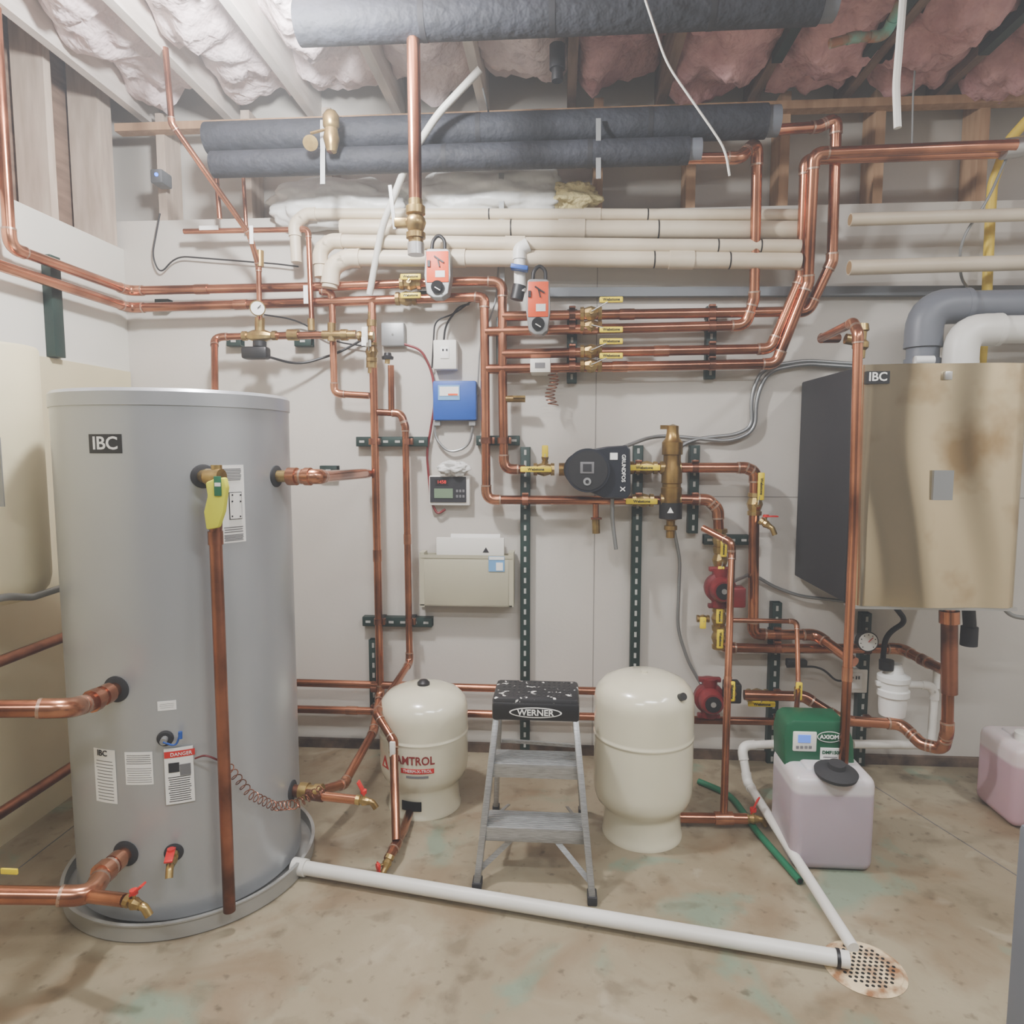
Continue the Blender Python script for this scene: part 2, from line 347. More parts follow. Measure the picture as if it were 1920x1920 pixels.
strut(985,838,985,1405,clamps=((985,938,16,'x'),(985,1293,14,'x'),(985,1340,14,'x')))
strut(1197,835,1195,1258,clamps=((1197,938,16,'x'),(1197,877,16,'x')))
strut(1303,835,1303,1000,clamps=((1303,877,16,'x'),(1303,938,16,'x')))
strut(668,828,802,828,clamps=((700,828,15,'z'),(763,828,13,'z')))
strut(893,826,974,826,clamps=((912,826,18,'z'),(943,826,18,'z')))
strut(680,1165,810,1165,clamps=((710,1165,15,'z'),(768,1165,13,'z')))
strut(1073,580,1073,718,clamps=((1073,590,17,'x'),(1073,614,17,'x'),(1073,661,17,'x'),(1073,688,17,'x')))
strut(1335,574,1335,710,clamps=((1335,587,17,'x'),(1335,612,17,'x'),(1335,656,17,'x'),(1335,684,17,'x')))
strut(700,1200,702,1330,clamps=((702,1290,14,'x'),(702,1333,14,'x')))
strut(1457,1130,1455,1452,clamps=((1457,1190,16,'x'),(1457,1215,16,'x'),(1457,1305,14,'x'),(1457,1352,14,'x')))
strut(1625,1150,1622,1455,clamps=((1625,1217,16,'x'),(1625,1355,16,'x')))
strut(940,595,940,700); strut(1320,1012,1405,1012); strut(600,882,632,882,lab='short green strut stub behind the pipe')
strut(787,555,803,555); strut(425,640,452,640); strut(552,640,584,640); strut(291,570,316,570)
t=thing('strut_channel','green strut channel standing on the side wall behind pipes','strut',LX(98,570,-2.08),'green strut channels')
p=LX(98,480,-2.08);q=LX(98,668,-2.08);q.y=p.y
M().box((XL+.022,p.y,(p.z+q.z)/2),(.04,.06,p.z-q.z),'strut',.002).obj('channel',t)
M().bar(W(940,325,3.18),W(942,600,3.24),.022,.012,'galv').obj('hanging_rail',None,'galvanised slotted rail hanging from the ceiling','channel')
# ---------------- copper runs ----------------
z1=W(262,545,3.2).z; z2=W(262,577,3.2).z; a=LX(18,450,-2.03); xl=-2.03
M().tube([V((xl,a.y,ZC)),V((xl,a.y,z1)),V((xl,3.2,z1)),W(620,537),W(890,527),W(942,529),W(942,700),W(945,880),W(985,880)],RW(17),'copper','copper_fit').obj('copper_pipe',None,'upper copper supply line turning the corner and dropping to the pump','pipe')
M().tube([V((xl,1.2,z2)),V((xl,3.2,z2)),W(620,566),W(890,557),W(908,559),W(910,760),W(912,937),W(1120,938),W(1240,938)],RW(17),'copper','copper_fit').obj('copper_pipe',None,'lower copper return line turning the corner and dropping to the separator','pipe')
hg='manifold copper pipes'
pipe([(942,593),(1515,584),(1560,490,3.16),(1568,222,3.1),(1535,238,3.1),(1445,244,3.05)],18,'manifold pipe rising to the thick insulated line',group=hg)
pipe([(910,622),(1398,610),(1414,560,3.18),(1420,262,3.08),(1388,296,3.0),(1285,297,3.0)],18,'manifold pipe rising to the thin insulated line',group=hg)
pipe([(942,664),(1445,654),(1502,520,3.18),(1510,300,3.1),(1540,298,3.1),(1905,285,3.1)],18,'manifold pipe rising and running along the studs',group=hg)
pipe([(912,692),(1455,682),(1515,530,3.15),(1526,288,3.04),(1560,286,3.04),(1905,272,3.04)],18,'manifold pipe rising and running along the studs',group=hg)
M().cyl(W(1880,280,3.07),W(1915,275,3.07),.04,'steel').obj('end_coupling',None,'grey ringed fitting closing the two copper pipes','fitting')
pipe([(697,560),(700,700),(713,1300),(700,1372,3.0),(645,1470,2.62),(600,1483,2.45)],15,'tall vertical copper pipe bending down to the tank port')
pipe([(708,773),(752,775),(760,800),(768,1242),(706,1338,2.66),(738,1390,2.57),(740,1470,2.48),(743,1575,2.36)],13,'vertical copper pipe with offset dropping in front of the small tank')
pipe([(733,685),(734,773)],12,'short copper air vent riser')
M().cyl(W(726,682),W(727,672),.012,'brass').lathe(W(727,674),(0,0,1),[(0,0),(.026,0),(.028,.012),(.018,.018),(.016,.03),(0,.03)],'black').obj('air_vent',None,'black screw cap on top of the copper riser','vent')
pipe([(600,546),(622,548),(627,738),(692,742)],13,'small copper pipe linking supply line to riser')
pipe([(403,742,2.9),(402,632,3.15),(470,630,3.15)],13,'copper pipe from tank top to mixing valve',Y=3.1)
pipe([(500,630,3.15),(618,628,3.15),(668,626,3.15)],14,'copper pipe after the mixing valve',Y=3.15)
pipe([(487,600,3.12),(485,500,3.12),(468,440,3.05),(322,232,2.8),(310,90,2.8)],10,'thin copper pipe slanting up to the joists')
pipe([(585,612,3.15),(578,430,3.2),(345,434,3.2)],10,'thin copper pipe with horizontal arm')
pipe([(400,260,3.2),(412,410,3.2)],9,'thin copper pipe between the studs')
pipe([(620,230,2.9),(622,285,2.9)],16,'short copper riser under the joists')
pipe([(456,330,3.25),(462,430,3.25)],7,'thin copper capillary tube between studs')
t=thing('supply_drop','shiny vertical copper pipe with brass valve hanging open','pipe',W(778,470,2.5))
r=RW(24,2.5); px=W(778,300,2.5)
M().cyl((px.x,2.5,W(778,400,2.5).z),(px.x,2.5,ZC+.1),r,'copper',n=24).obj('pipe',t)
zv=W(778,418,2.5).z
M().lathe((px.x,2.5,zv-.075),(0,0,1),[(0,0),(.027,0),(.027,.02),(.035,.022),(.035,.04),(.026,.045),(.033,.06),(.038,.075),(.033,.09),(.026,.1),(.035,.105),(.035,.13),(.025,.135),(.025,.155),(0,.155)],'brass',12).box((px.x-.05,2.5,zv),(.05,.03,.03),'brass',.004).obj('valve_body',t)
M().cyl((px.x,2.5,zv-.11),(px.x,2.5,zv-.07),.03,'steel').obj('adapter',t)
M().bar((px.x-.075,2.5,zv-.02),(px.x-.09,2.5,zv+.13),.012,.006,'steel').obj('handle',t)
pipe([(380,1275),(1125,1296),(1170,1298)],15,'low horizontal copper pipe along the wall')
pipe([(380,1325),(1120,1344),(1310,1350),(1460,1353)],15,'lowest horizontal copper pipe along the wall')
M().tube([V((-1.93,1.0,LX(0,1240,-1.93).z)),V((-1.93,3.0,LX(0,1240,-1.93).z))],.02,'copper_old').obj('copper_pipe',None,'copper pipe running low along the side wall','pipe')
M().tube([V((-1.93,1.0,LX(0,1525,-1.93).z)),V((-1.93,3.0,LX(0,1525,-1.93).z))],.02,'copper_old').obj('copper_pipe',None,'copper pipe running near the floor along the side wall','pipe')
pipe([(1185,877),(1240,877)],18,'short copper link to the separator')
pipe([(1275,877),(1398,877),(1416,885),(1414,960),(1412,1188),(1440,1190),(1530,1190),(1602,1242,3.0)],19,'copper boiler return with elbow dropping beside the pump')
pipe([(1275,936),(1328,937),(1346,955),(1350,1060)],19,'copper pipe curving down into the red pump')
pipe([(1350,1130),(1350,1214),(1460,1216),(1690,1216),(1735,1240,3.05),(1772,1258,2.9)],18,'copper pipe running under the boiler')
pipe([(1318,990,3.1),(1372,1018,3.0),(1372,1040,3.0),(1357,1530,2.66)],13,'thin vertical copper fill pipe down to the floor tee',Y=2.95)
pipe([(1270,1533,2.66),(1400,1535,2.66)],20,'short copper tee line behind the tank',Y=2.66)
M().cyl(W(1340,1534,2.66),W(1374,1534,2.66),RW(25,2.66),'copper_fit').obj('pipe_tee',None,'copper tee fitting near the floor','fitting')
pipe([(1370,1163,3.0),(1494,1165,3.0),(1497,1290,2.9),(1492,1345,2.58)],9,'thin copper feed line to the glycol feeder',Y=2.9)
pipe([(1395,1303),(1508,1306),(1570,1345,3.0),(1600,1352,3.0),(1690,1358,3.0),(1728,1395,2.9),(1768,1405,2.85),(1776,1370,2.8),(1780,1140,2.8)],19,'heavy copper line looping up into the boiler',Y=3.05)
M().cyl(W(1780,1300,2.8),W(1780,1145,2.8),RW(28,2.8),'copper_old').cyl(W(1780,1168,2.8),W(1780,1145,2.8),RW(34,2.8),'copper').obj('copper_sleeve',None,'wide copper reducer under the boiler outlet','pipe')
pipe([(1460,1353),(1600,1355)],15,'low copper pipe under the feeder')
pipe([(1540,634,3.0),(1600,605,2.6),(1609,625,2.55),(1600,1000,2.55),(1580,1462,2.5)],17,'long vertical copper relief pipe dropping in front of the boiler',Y=2.55)
pipe([(1540,634,3.0),(1570,634,3.05)],17,'short copper stub above the boiler')
pipe([(1816,1140,2.9),(1818,1170,2.9),(1818,1180,2.9)],20,'black plastic stub under the boiler',k='black',fit=None,name='drain_stub')
pipe([(1818,1175,2.9),(1816,1210,2.9)],26,'black rubber cap under the boiler',k='blackm',fit=None,name='drain_stub')
# ---------------- valves ----------------
def valve(u,v,Y,ax,w,hu,hv,hl,lab='brass ball valve with yellow lever',hk='yellow',hax=None,bk='brass',group='yellow-handled ball valves'):
    P=W(u,v,Y); A=V((1,0,0)) if ax=='x' else V((0,0,1)); r=RW(w,Y); t=thing('ball_valve',lab,'valve',P,group); L=r*2.3
    M().lathe(P-A*L,A,[(0,0),(r*1.4,0),(r*1.45,r*.8),(r*1.15,r*.9),(r*1.4,r*1.6),(r*1.6,r*2.3),(r*1.4,r*3),(r*1.15,r*3.7),(r*1.45,r*3.8),(r*1.4,r*4.6),(0,r*4.6)],bk,10).cyl(P,P+V((0,-r*2.2,0)),r*.5,bk).obj('body',t,sharp=25)
    H=W(hu,hv,Y-r*2.3); hx=hax or ax; l=hl/2/F*Y; wd=RW(13,Y)
    m=M().box(H,(2*l,.012,2*wd*.8) if hx=='x' else (2*wd*.9,.012,2*l),hk,.005)
    if hk=='yellow' and hl>=26: m.text('Webstone',H+V((0,-.0063,0)),min(wd*1.1,2*l*.17),'ink',r=(1,0,0) if hx=='x' else (0,0,-1),u=(0,0,1) if hx=='x' else (1,0,0),bold=.0004)
    q=V((P.x,P.y-r*2.25,P.z)); m.bar(q,H+V((0,.003,0)),wd*1.0,.003,'steel',side=(0,1,0)); m.obj('handle',t)
    return t
for v,hv in ((588,562),(613,618),(659,640),(686,667)): valve(1108,v,3.2,'x',17,1146,hv,42)
valve(770,531,3.2,'x',17,770,519,38); valve(762,560,3.2,'x',17,770,554,38)
valve(1020,880,3.2,'x',17,1005,880,58); valve(1212,877,3.2,'x',17,1208,877,58); valve(1205,938,3.2,'x',17,1203,940,58)
valve(1415,945,3.2,'z',18,1427,912,50); valve(1350,1012,3.2,'z',18,1357,1028,32); valve(1350,1050,3.2,'z',18,1352,1076,28)
valve(1348,1160,3.2,'z',18,1349,1155,28); valve(1348,1196,3.2,'z',18,1350,1198,36)
valve(1371,1300,2.85,'z',12,1372,1296,38); valve(1420,1304,3.15,'x',17,1428,1320,50); valve(1496,1300,2.9,'z',10,1498,1296,34)
valve(738,1410,2.56,'z',12,736,1405,32,lab='ball valve with white lever on the tank feed',hk='offwhite')
valve(686,630,3.14,'x',13,684,628,30,lab='brass valve with white lever',hk='offwhite',hax='z'); valve(697,660,3.18,'z',15,690,640,20,lab='brass valve with white lever',hk='offwhite')
valve(1022,858,3.2,'z',9,1022,846,22,lab='small brass purge valve with yellow tee handle'); valve(1318,1160,3.2,'x',10,1318,1168,22,hax='z',lab='small brass purge valve with yellow tee handle')
def drain(P,d,r,lab='brass drain valve with red lever',hk='red',hup=V((0,0,1)),hd=None):
    P=V(P); d=V(d).normalized(); t=thing('drain_valve',lab,'valve',P,'red-handled drain valves')
    M().lathe(P,d,[(0,0),(r*1.2,0),(r*1.2,r),(r*.9,r*1.1),(r*1.25,r*2),(r*.9,r*3),(r*.9,r*3.4)],'brass',10).tube([P+d*r*3,P+d*r*4.2,P+d*r*5.2-V((0,0,r*1.4))],r*.8,'brass',None,r).cyl(P+d*r*2,P+d*r*2+hup*r*2.2,r*.35,'brass').obj('body',t,sharp=28)
    hd=V(hd) if hd else d; c=P+d*r*2+hup*r*2.3; M().bar(c-hd*r*.8,c+hd*r*3.4,r*1.7,r*.4,hk,.001,side=hup.cross(hd)).cyl(c-hup*r*.3,c+hup*r*.5,r*.8,hk,n=10).obj('handle',t)
drain(W(1396,1535,2.66),(1,0,0),.016,hd=(.3,-.2,1)); drain(W(1425,975,3.15),(.7,-.3,-.5),.015,hd=(1,0,0))
M().cyl(W(1117,945),W(1117,975),.014,'copper').cyl(W(1117,970),W(1118,1000),.018,'brass').bar(W(1108,972,3.18),W(1128,972,3.18),.008,.03,'copper_old').obj('drain_tap',None,'small copper drain stub hanging under the line','tap')
M().tube([W(943,748),W(962,748),W(985,748)],.016,'brass','brass_dark').bar(W(962,744,3.18),W(985,744,3.18),.01,.02,'brass').obj('drain_tap',None,'small brass tap beside the manifold riser','tap')
t=thing('mixing_valve','brass thermostatic mixing valve with pressure gauge','valve',W(487,632,3.12))
M().lathe(W(455,630,3.13),(1,0,0),[(0,0),(.022,0),(.022,.02),(.016,.022),(.026,.05),(.03,.08),(.026,.11),(.016,.135),(.022,.14),(.022,.16),(0,.16)],'brass',10).cyl(W(487,630,3.13),W(487,596,3.13),.022,'brass').obj('body',t,sharp=28)
M().cyl(W(487,500,3.12),W(487,470,3.12),.018,'brass').obj('upper_fitting',t); M().cyl(W(540,628,3.15),W(560,628,3.15),.026,'brass').obj('union',t)
M().cyl(W(483,578,3.08),W(483,578,3.05),.034,'brass').cyl(W(483,578,3.05),W(483,578,3.048),.029,'white').bar(W(483,578,3.045),W(489,572,3.045),.003,.002,'ink').obj('gauge',t)
M().box(W(480,662,3.1),(.12,.06,.055),'black',.012).cyl(W(487,650,3.1),W(487,640,3.1),.03,'black').obj('actuator',t)
t=thing('tempering_valve','brass tee valve on the small copper line','valve',W(622,628,3.15))
M().cyl(W(605,628,3.15),W(668,628,3.15),.02,'brass').cyl(W(640,628,3.15),W(652,628,3.15),.026,'brass').cyl(W(622,640,3.15),W(622,606,3.15),.019,'brass').obj('body',t)
M().cyl(W(584,620,3.15),W(583,598,3.15),.016,'brass').obj('union',t)
M().cyl(W(697,585),W(697,700),.018,'brass').cyl(W(697,668),W(697,690),.025,'brass').cyl(W(697,600),W(697,612),.023,'brass').obj('check_valve',None,'brass check valve on the vertical riser','valve')
for u,v,w,h,Y in ((471,440,8,34,3.0),(573,552,9,34,3.12),(391,427,36,7,3.15),(682,640,9,16,3.05)):
    M().rect(u-w/2,v-h/2,u+w/2,v+h/2,Y,'white').obj('valve_lever',None,'white plastic-coated valve lever','handle','white valve levers')
M().lathe(W(622,285,2.9),(0,0,1),[(0,0),(.02,0),(.026,.02),(.034,.05),(.026,.09),(.034,.1),(.034,.14),(.02,.16),(0,.16)],'brass',12).cyl(W(582,268,2.88),W(582,268,2.875),.03,'brass').bar(W(582,250,2.88),W(622,240,2.89),.008,.008,'brass').obj('relief_valve',None,'brass valve with round brass tag under the joists','valve')
# ---------------- actuators ----------------
def actuator(u,v,wu,hv,Y,lab):
    t=thing('zone_valve_actuator',lab,'actuator',W(u,v,Y),'orange zone valve actuators')
    u0,u1,v0,v1=u-wu/2,u+wu/2,v-hv/2,v+hv/2
    M().prism([(u0+2,v0+4),(u0+6,v0),(u1-6,v0),(u1-1,v0+4),(u1+1,v0+hv*.55),(u1-4,v1-8),(u+8,v1),(u-8,v1),(u0+4,v1-8),(u0-1,v0+hv*.55)],Y,Y+.07,'galv',.004).obj('body',t,sharp=20)
    m=M().rect(u0+3,v0+5,u1-3,v0+hv*.68,Y-.004,'orange',.006,.002).rect(u-4,v0+hv*.45,u+14,v0+hv*.58,Y-.006,'white',.003)
    m.bar(W(u-6,v0+14,Y-.008),W(u+12,v0+26,Y-.008),.006,.006,'black').bar(W(u-16,v0+22,Y-.008),W(u-16,v0+34,Y-.008),.012,.006,'black').bar(W(u,v0+18,Y-.008),W(u+4,v0+34,Y-.008),.005,.006,'black'); m.obj('faceplate',t)
    M().cyl(W(u,v1-20,Y),W(u,v1-20,Y-.015),.028,'black').cyl(W(u,v1-20,Y-.014),W(u,v1-20,Y-.02),.018,'black').bar(W(u-5,v1-20,Y-.022),W(u+5,v1-14,Y-.022),.004,.003,'white').obj('dial',t)
    M().tube([W(u-10,v0+2,Y+.02),W(u-9,v0-14,Y+.02),W(u+2,v0-26,Y+.03),W(u+14,v0-16,Y+.03),W(u+14,v0+3,Y+.03)],.008,'black',None,.05).obj('cable',t)
actuator(820,512,48,92,3.05,'orange and grey actuator with dial on the supply line')
actuator(1009,575,44,104,3.05,'orange and grey actuator with dial on the manifold')
t=thing('filling_valve','white filling valve with blue cap and black nozzle','valve',W(975,520,3.1))
M().tube([W(975,548,3.12),W(974,468,3.12),W(985,462,3.12)],.026,'pvc_white','pvc_white').obj('body',t); M().bar(W(958,500,3.08),W(990,505,3.08),.02,.05,'blue',.004).obj('cap',t); M().cyl(W(968,562,3.12),W(974,535,3.12),.03,'black').obj('nozzle',t)
# ---------------- circulator pump (black) ----------------
t=thing('circulator_pump','dark grey electronic circulator pump between valves','pump',W(1120,885,3.0))
M().cyl(W(1088,880,3.22),W(1088,880,3.08),.068,'blackm',n=32).cyl(W(1088,880,3.12),W(1088,880,3.1),.074,'black',n=32).cyl(W(1048,880),W(1075,880),.03,'brass_dark').obj('casing',t)
M().cyl(W(1176,877),W(1188,877),.03,'brass_dark').obj('flange',t)
M().prism([(1108,843),(1140,837),(1176,835),(1182,842),(1183,925),(1176,935),(1132,934),(1104,922)],3.02,3.16,'glass',.006).obj('electronics_housing',t,sharp=20)
m=M().cyl(W(1102,882,3.1),W(1102,882,3.0),.095,'glass',n=48).cyl(W(1102,882,3.0),W(1102,882,2.996),.085,'black',n=48); m.obj('control_head',t,sharp=30)
m=M().rect(1088,866,1114,888,2.992,'ink_light',.004,.001).rect(1093,870,1109,884,2.99,'blackm',.004).cyl(W(1101,903,2.997),W(1101,903,2.99),.017,'galv').cyl(W(1101,903,2.991),W(1101,903,2.987),.008,'black'); m.obj('control_panel',t)
M().rect(1144,849,1158,862,3.016,'white',.004).obj('sticker',t)
m=M().text('GRUNDFOS',W(1169,878,3.018),.0225,'white',r=(0,0,-1),u=(1,0,0),bold=.0004).text('X',W(1167,917,3.018),.028,'white',r=(0,0,-1),u=(1,0,0),bold=.0008); m.obj('brand_print',t)
t=thing('air_separator','tall brass air and dirt separator','separator',W(1257,1000,3.16))
b=W(1257,1008,3.16); s=3.16/F
prof=[(0,0),(8,0),(8,14),(12,16),(12,24),(8,26),(8,34),(17,40),(17,60),(19,62),(19,100),(17,102),(17,108),(19,110),(19,140),(16,150),(16,165),(19,166),(19,190),(13,198),(11,210),(11,222),(0,226)]
M().lathe(b,(0,0,1),[(r*s,h*s*.93) for r,h in prof],'brass_dark',24).cyl(W(1238,877,3.16),W(1276,877,3.16),.03,'brass').cyl(W(1238,937,3.16),W(1276,937,3.16),.03,'brass').bar(W(1238,801,3.16),W(1262,801,3.16),.018,.018,'brass_dark').obj('body',t)
m=M().lathe(W(1257,972,3.16),(0,0,1),[(21*s,0),(21*s,30*s)],'black',24); m.add([W(1251,962,3.105),W(1263,962,3.105),W(1257,951,3.105)],[[0,1,2]],'white'); m.obj('magnet_sleeve',t)
def rpump(u,v,Y,lab,boxu,boxv,k='black'):
    t=thing('red_pump',lab,'pump',W(u,v,Y),'red circulator pumps'); P=W(u,v,Y)
    M().lathe(P+V((0,.06,0)),(0,-1,0),[(0,0),(.05,0),(.07,.02),(.07,.05),(.055,.055),(.055,.1),(.045,.12),(0,.12)],'pumpred',28).box(P+V((0,.03,.085)),(.1,.03,.02),'pumpred',.004).box(P+V((0,.03,-.085)),(.1,.03,.02),'pumpred',.004).cyl(P+V((0,.03,-.09)),P+V((0,.03,.09)),.035,'pumpred').obj('casing',t)
    M().cyl(P+V((0,-.06,0)),P+V((0,-.064,0)),.036,'black').cyl(P+V((0,-.064,0)),P+V((0,-.067,0)),.012,'steel').obj('nameplate',t)
    M().box(W(boxu,boxv,Y-.02),(.07,.08,.09),k,.008).obj('terminal_box',t)
rpump(1352,1104,3.14,'dark red circulator pump on the vertical line',1380,1118,'pumpred'); rpump(1332,1312,3.1,'dark red circulator pump low behind the tank',1372,1296)
# ---------------- main storage tank ----------------
t=thing('storage_tank','large silver-grey cylindrical hot water storage tank on drip pan','tank',TC)
TZ=1.675
M().lathe(TC,(0,0,1),[(0,.03),(TR-.01,.03),(TR,.04),(TR,TZ-.05),(TR+.004,TZ-.05),(TR+.004,TZ-.01),(TR-.004,TZ),(0,TZ)],'tankgrey',96).obj('shell',t)
M().lathe(TC,(0,0,1),[(0,.004),(TR+.045,.004),(TR+.045,.05),(TR+.05,.055),(TR+.05,.06),(TR+.038,.06),(TR+.038,.02),(0,.02)],'pangrey',72).obj('drip_pan',t)
def ang(P): return math.atan2(P.y-TC.y,P.x-TC.x)
def lab(u0,v0,u1,v1,k,lines,name='sticker',R=TR,da=0):
    a=TK(u0,v0);b=TK(u1,v1);c=TK((u0+u1)/2,(v0+v1)/2); w=abs(ang(b)-ang(a))*R;h=abs(a.z-b.z); m=M().patch(TC,R,ang(c),c.z,w,h,k)
    for (fx,fy,sz,s,kk) in lines:
        if s=='#': m.patch(TC,R+.0008,ang(c)+(fx-.5)*w/R,c.z+(.5-fy)*h,sz*w,h*.012,kk,4)
        else:
            q=ang(c)+(fx-.5)*w/R; m.text(s,(TC.x+R*math.cos(q),TC.y+R*math.sin(q),c.z+(.5-fy)*h),sz*h,kk,wrap=(TC,R+.0008),bold=.0008 if sz*h>.03 else .0004)
    m.obj(name,t,'black badge with white letters' if k=='black' else 'white printed label')
lab(165,814,228,850,'black',[(.5,.5,.95,'IBC','white')],'badge')
def lines(n,y0,y1,w=.8,x=.5,k='ink_light'): return [(x,y0+(y1-y0)*i/(n-1),w*(.85+.15*random.random()),'#',k) for i in range(n)]
lab(411,874,462,1016,'white',lines(8,.05,.19)+lines(3,.8,.86)+lines(5,.9,.97))
m=M().patch(TC,TR+.002,ang(TK(441,950)),TK(441,948).z,.042,.085,'ink').patch(TC,TR+.0035,ang(TK(441,950)),TK(441,948).z,.038,.081,'white')
for q in (928,940,968): m.patch(TC,TR+.005,ang(TK(434,q)),TK(434,q).z,.005,.005,'ink').patch(TC,TR+.005,ang(TK(449,q)),TK(449,q).z,.005,.005,'ink')
m.obj('tank_diagram',t)
lab(175,1402,220,1508,'white',[(.42,.075,.15,'IBC','ink')]+lines(13,.22,.94)); lab(233,1411,288,1471,'white',lines(5,.1,.35,.9,k='ink')+lines(7,.5,.92,.9)); lab(295,1316,331,1330,'white',lines(3,.3,.7,k='ink'))
def port(u,v,r=.036):
    P=TK(u,v); n=(P-TC); n.z=0; n.normalize(); M().lathe(P-n*.005,n,[(0,0),(r,0),(r,.008),(r*.8,.012),(0,.012)],'rubber').obj('port_gasket',t); return P,n
P,n=port(381,893); A=P+n*.05
M().cyl(P,P+n*.06,.02,'brass',n=12).cyl(A,A+V((.05,-.01,0)),.024,'brass').cyl(A+V((.03,0,0)),A+V((.03,0,.035)),.016,'brass').obj('relief_valve_body',t)
Q=A+V((.03,0,0))
m=M(); g2=[(384,905),(400,898),(420,895),(424,915),(418,960),(408,990),(386,994),(381,960),(388,930)]; m.prism(g2,Q.y-.06,Q.y-.035,'tagyellow',.006); m.rect(400,893,415,930,Q.y-.066,'hose',.004,.001); m.rect(402,905,413,912,Q.y-.068,'white',.003)
m.obj('warning_tag',t,'crumpled yellow warning tag')
M().tube([V((Q.x,Q.y,Q.z-.01)),V((Q.x-.006,Q.y-.01,Q.z-.18)),V((Q.x-.004,Q.y-.02,.07))],.0185,'copper_old',None,n=20).cyl(V((Q.x-.006,Q.y-.01,Q.z-.16)),V((Q.x-.006,Q.y-.01,Q.z-.2)),.022,'copper_old').obj('discharge_pipe',t,'old copper discharge pipe')
P,n=port(518,893)
M().tube([P,P+n*.06],.02,'brass').lathe(P+n*.045,n,[(0,0),(.03,0),(.03,.03),(.024,.03),(.024,.06),(.03,.06),(.03,.08),(0,.08)],'copper_fit',16).tube([P+n*.06,P+n*.16,W(600,894,2.45),W(682,888,3.05),W(690,888,3.2)],.022,'copper','copper_fit').obj('copper_pipe',None,'copper outlet pipe with unions leaving the tank side','pipe')
P,n=port(218,1292,.04)
M().tube([P,P+n*.12,W(130,1328,P.y-.24),W(-150,1330,P.y-.36)],.023,'copper','copper_fit').lathe(P+n*.03,n,[(0,0),(.03,0),(.03,.03),(.026,.03),(.026,.05),(.033,.05),(.033,.075),(0,.075)],'copper_fit',12).obj('copper_pipe',None,'copper inlet pipe with union on the tank side','pipe')
P,n=port(236,1600,.04)
M().tube([P,P+n*.1,W(170,1680,P.y-.2),W(-150,1676,P.y-.32)],.024,'copper','copper_fit').lathe(P+n*.03,n,[(0,0),(.03,0),(.03,.03),(.026,.03),(.026,.05),(.034,.05),(.034,.08),(0,.08)],'copper_fit',12).tube([W(165,1680,P.y-.2),W(235,1688,P.y-.24)],.018,'copper','copper_fit').obj('copper_pipe',None,'copper pipe with tee at the tank foot','pipe')
drain(W(235,1688,P.y-.24),(.9,-.1,-.2),.014,hd=(.6,0,.5))
M().rect(0,1629,32,1641,P.y-.3,'yellow',.006,.002).obj('valve_lever',None,'yellow valve lever on the low copper pipe','handle')
P,n=port(326,1598,.028); drain(P+n*.01,n*1+V((0,0,-.2)),.014,hup=V((0,0,1)),lab='small brass boiler drain with red knob on the tank')
P,n=port(548,1482,.036)
M().tube([P,P+V((.12,-.02,-.005))],.022,'copper_old','copper_fit').tube([P+V((.1,-.02,-.005)),P+V((.24,-.03,-.01))],.016,'copper','copper_fit').lathe(P+V((.03,0,0)),(1,-.1,0),[(0,0),(.03,0),(.03,.03),(.024,.03),(.024,.055),(.03,.055),(.03,.08),(0,.08)],'brass',12).obj('copper_pipe',None,'copper tee with union at the low tank port','pipe')
drain(P+V((.24,-.03,-.01)),(1,-.1,-.05),.014,hd=(-.4,0,.8))
P,n=port(310,1384,.024); M().cyl(P,P+n*.03,.01,'galv').tube([P+n*.03,TK(330,1400,TR+.02),TK(338,1375,TR+.03)],.003,'blue',None,.05).cyl(TK(338,1385,TR+.03),TK(338,1372,TR+.03),.006,'blue').obj('sensor_plug',t)
lab(308,1404,366,1500,'white',lines(12,.52,.95,k='ink'),'danger_tag',TR+.006)
m=M(); m.patch(TC,TR+.008,ang(TK(337,1410)),TK(337,1411).z,.085,.02,'red').text('DANGER',TK(340,1411),.015,'white',wrap=(TC,TR+.009)); m.patch(TC,TR+.008,ang(TK(327,1437)),TK(327,1437).z,.03,.03,'ink').patch(TC,TR+.008,ang(TK(348,1440)),TK(348,1440).z,.03,.035,'ink_light'); m.obj('danger_print',t)
pts=[TK(366,1422,TR+.02),TK(385,1415,TR+.05),TK(420,1430,TR+.06)]
hx=[]; ctrl=[TK(428,1438,TR+.05),TK(470,1490,TR+.05),TK(515,1512,TR+.05),W(556,1508,2.0),W(606,1478,2.08)]
N=230
for i in range(N):
    f=i/(N-1)*(len(ctrl)-1); j=min(int(f),len(ctrl)-2); q=f-j; c=ctrl[j].lerp(ctrl[j+1],q); d=(ctrl[j+1]-ctrl[j]).normalized(); x,y,_=basis(d); th=i*.6; hx.append(c+x*.014*math.cos(th)+y*.014*math.sin(th))
M().tube(pts+[hx[0]],.003,'pumpred',None,.05,6).sweep(hx,.0018,'copper_old',6).obj('coiled_wire',None,'brown coiled sensor wire stretching from the tank','wire')
zb=LX(60,1128,-1.82).z; zt2=LX(60,655,-1.82).z
t=thing('wall_hung_tank','beige cylindrical vessel hung on the side wall','tank',(-1.93,2.2,zb))
M().lathe((-1.93,2.2,zb),(0,0,1),[(0,0),(.08,.003),(.13,.015),(.16,.05),(.17,.09),(.17,zt2-zb-.01),(.165,zt2-zb),(0,zt2-zb)],'beige',40).obj('shell',t)
M().rect(-20,820,8,950,2.02,'galv').obj('data_plate',t)
M().tube([V((-1.99,1.7,zb-.05)),LX(0,1118,-1.70),LX(60,1120,-1.74),LX(116,1102,-1.74)],.012,'conduit',None,.1).obj('flexible_conduit',None,'grey flexible metal conduit under the beige vessel','conduit')
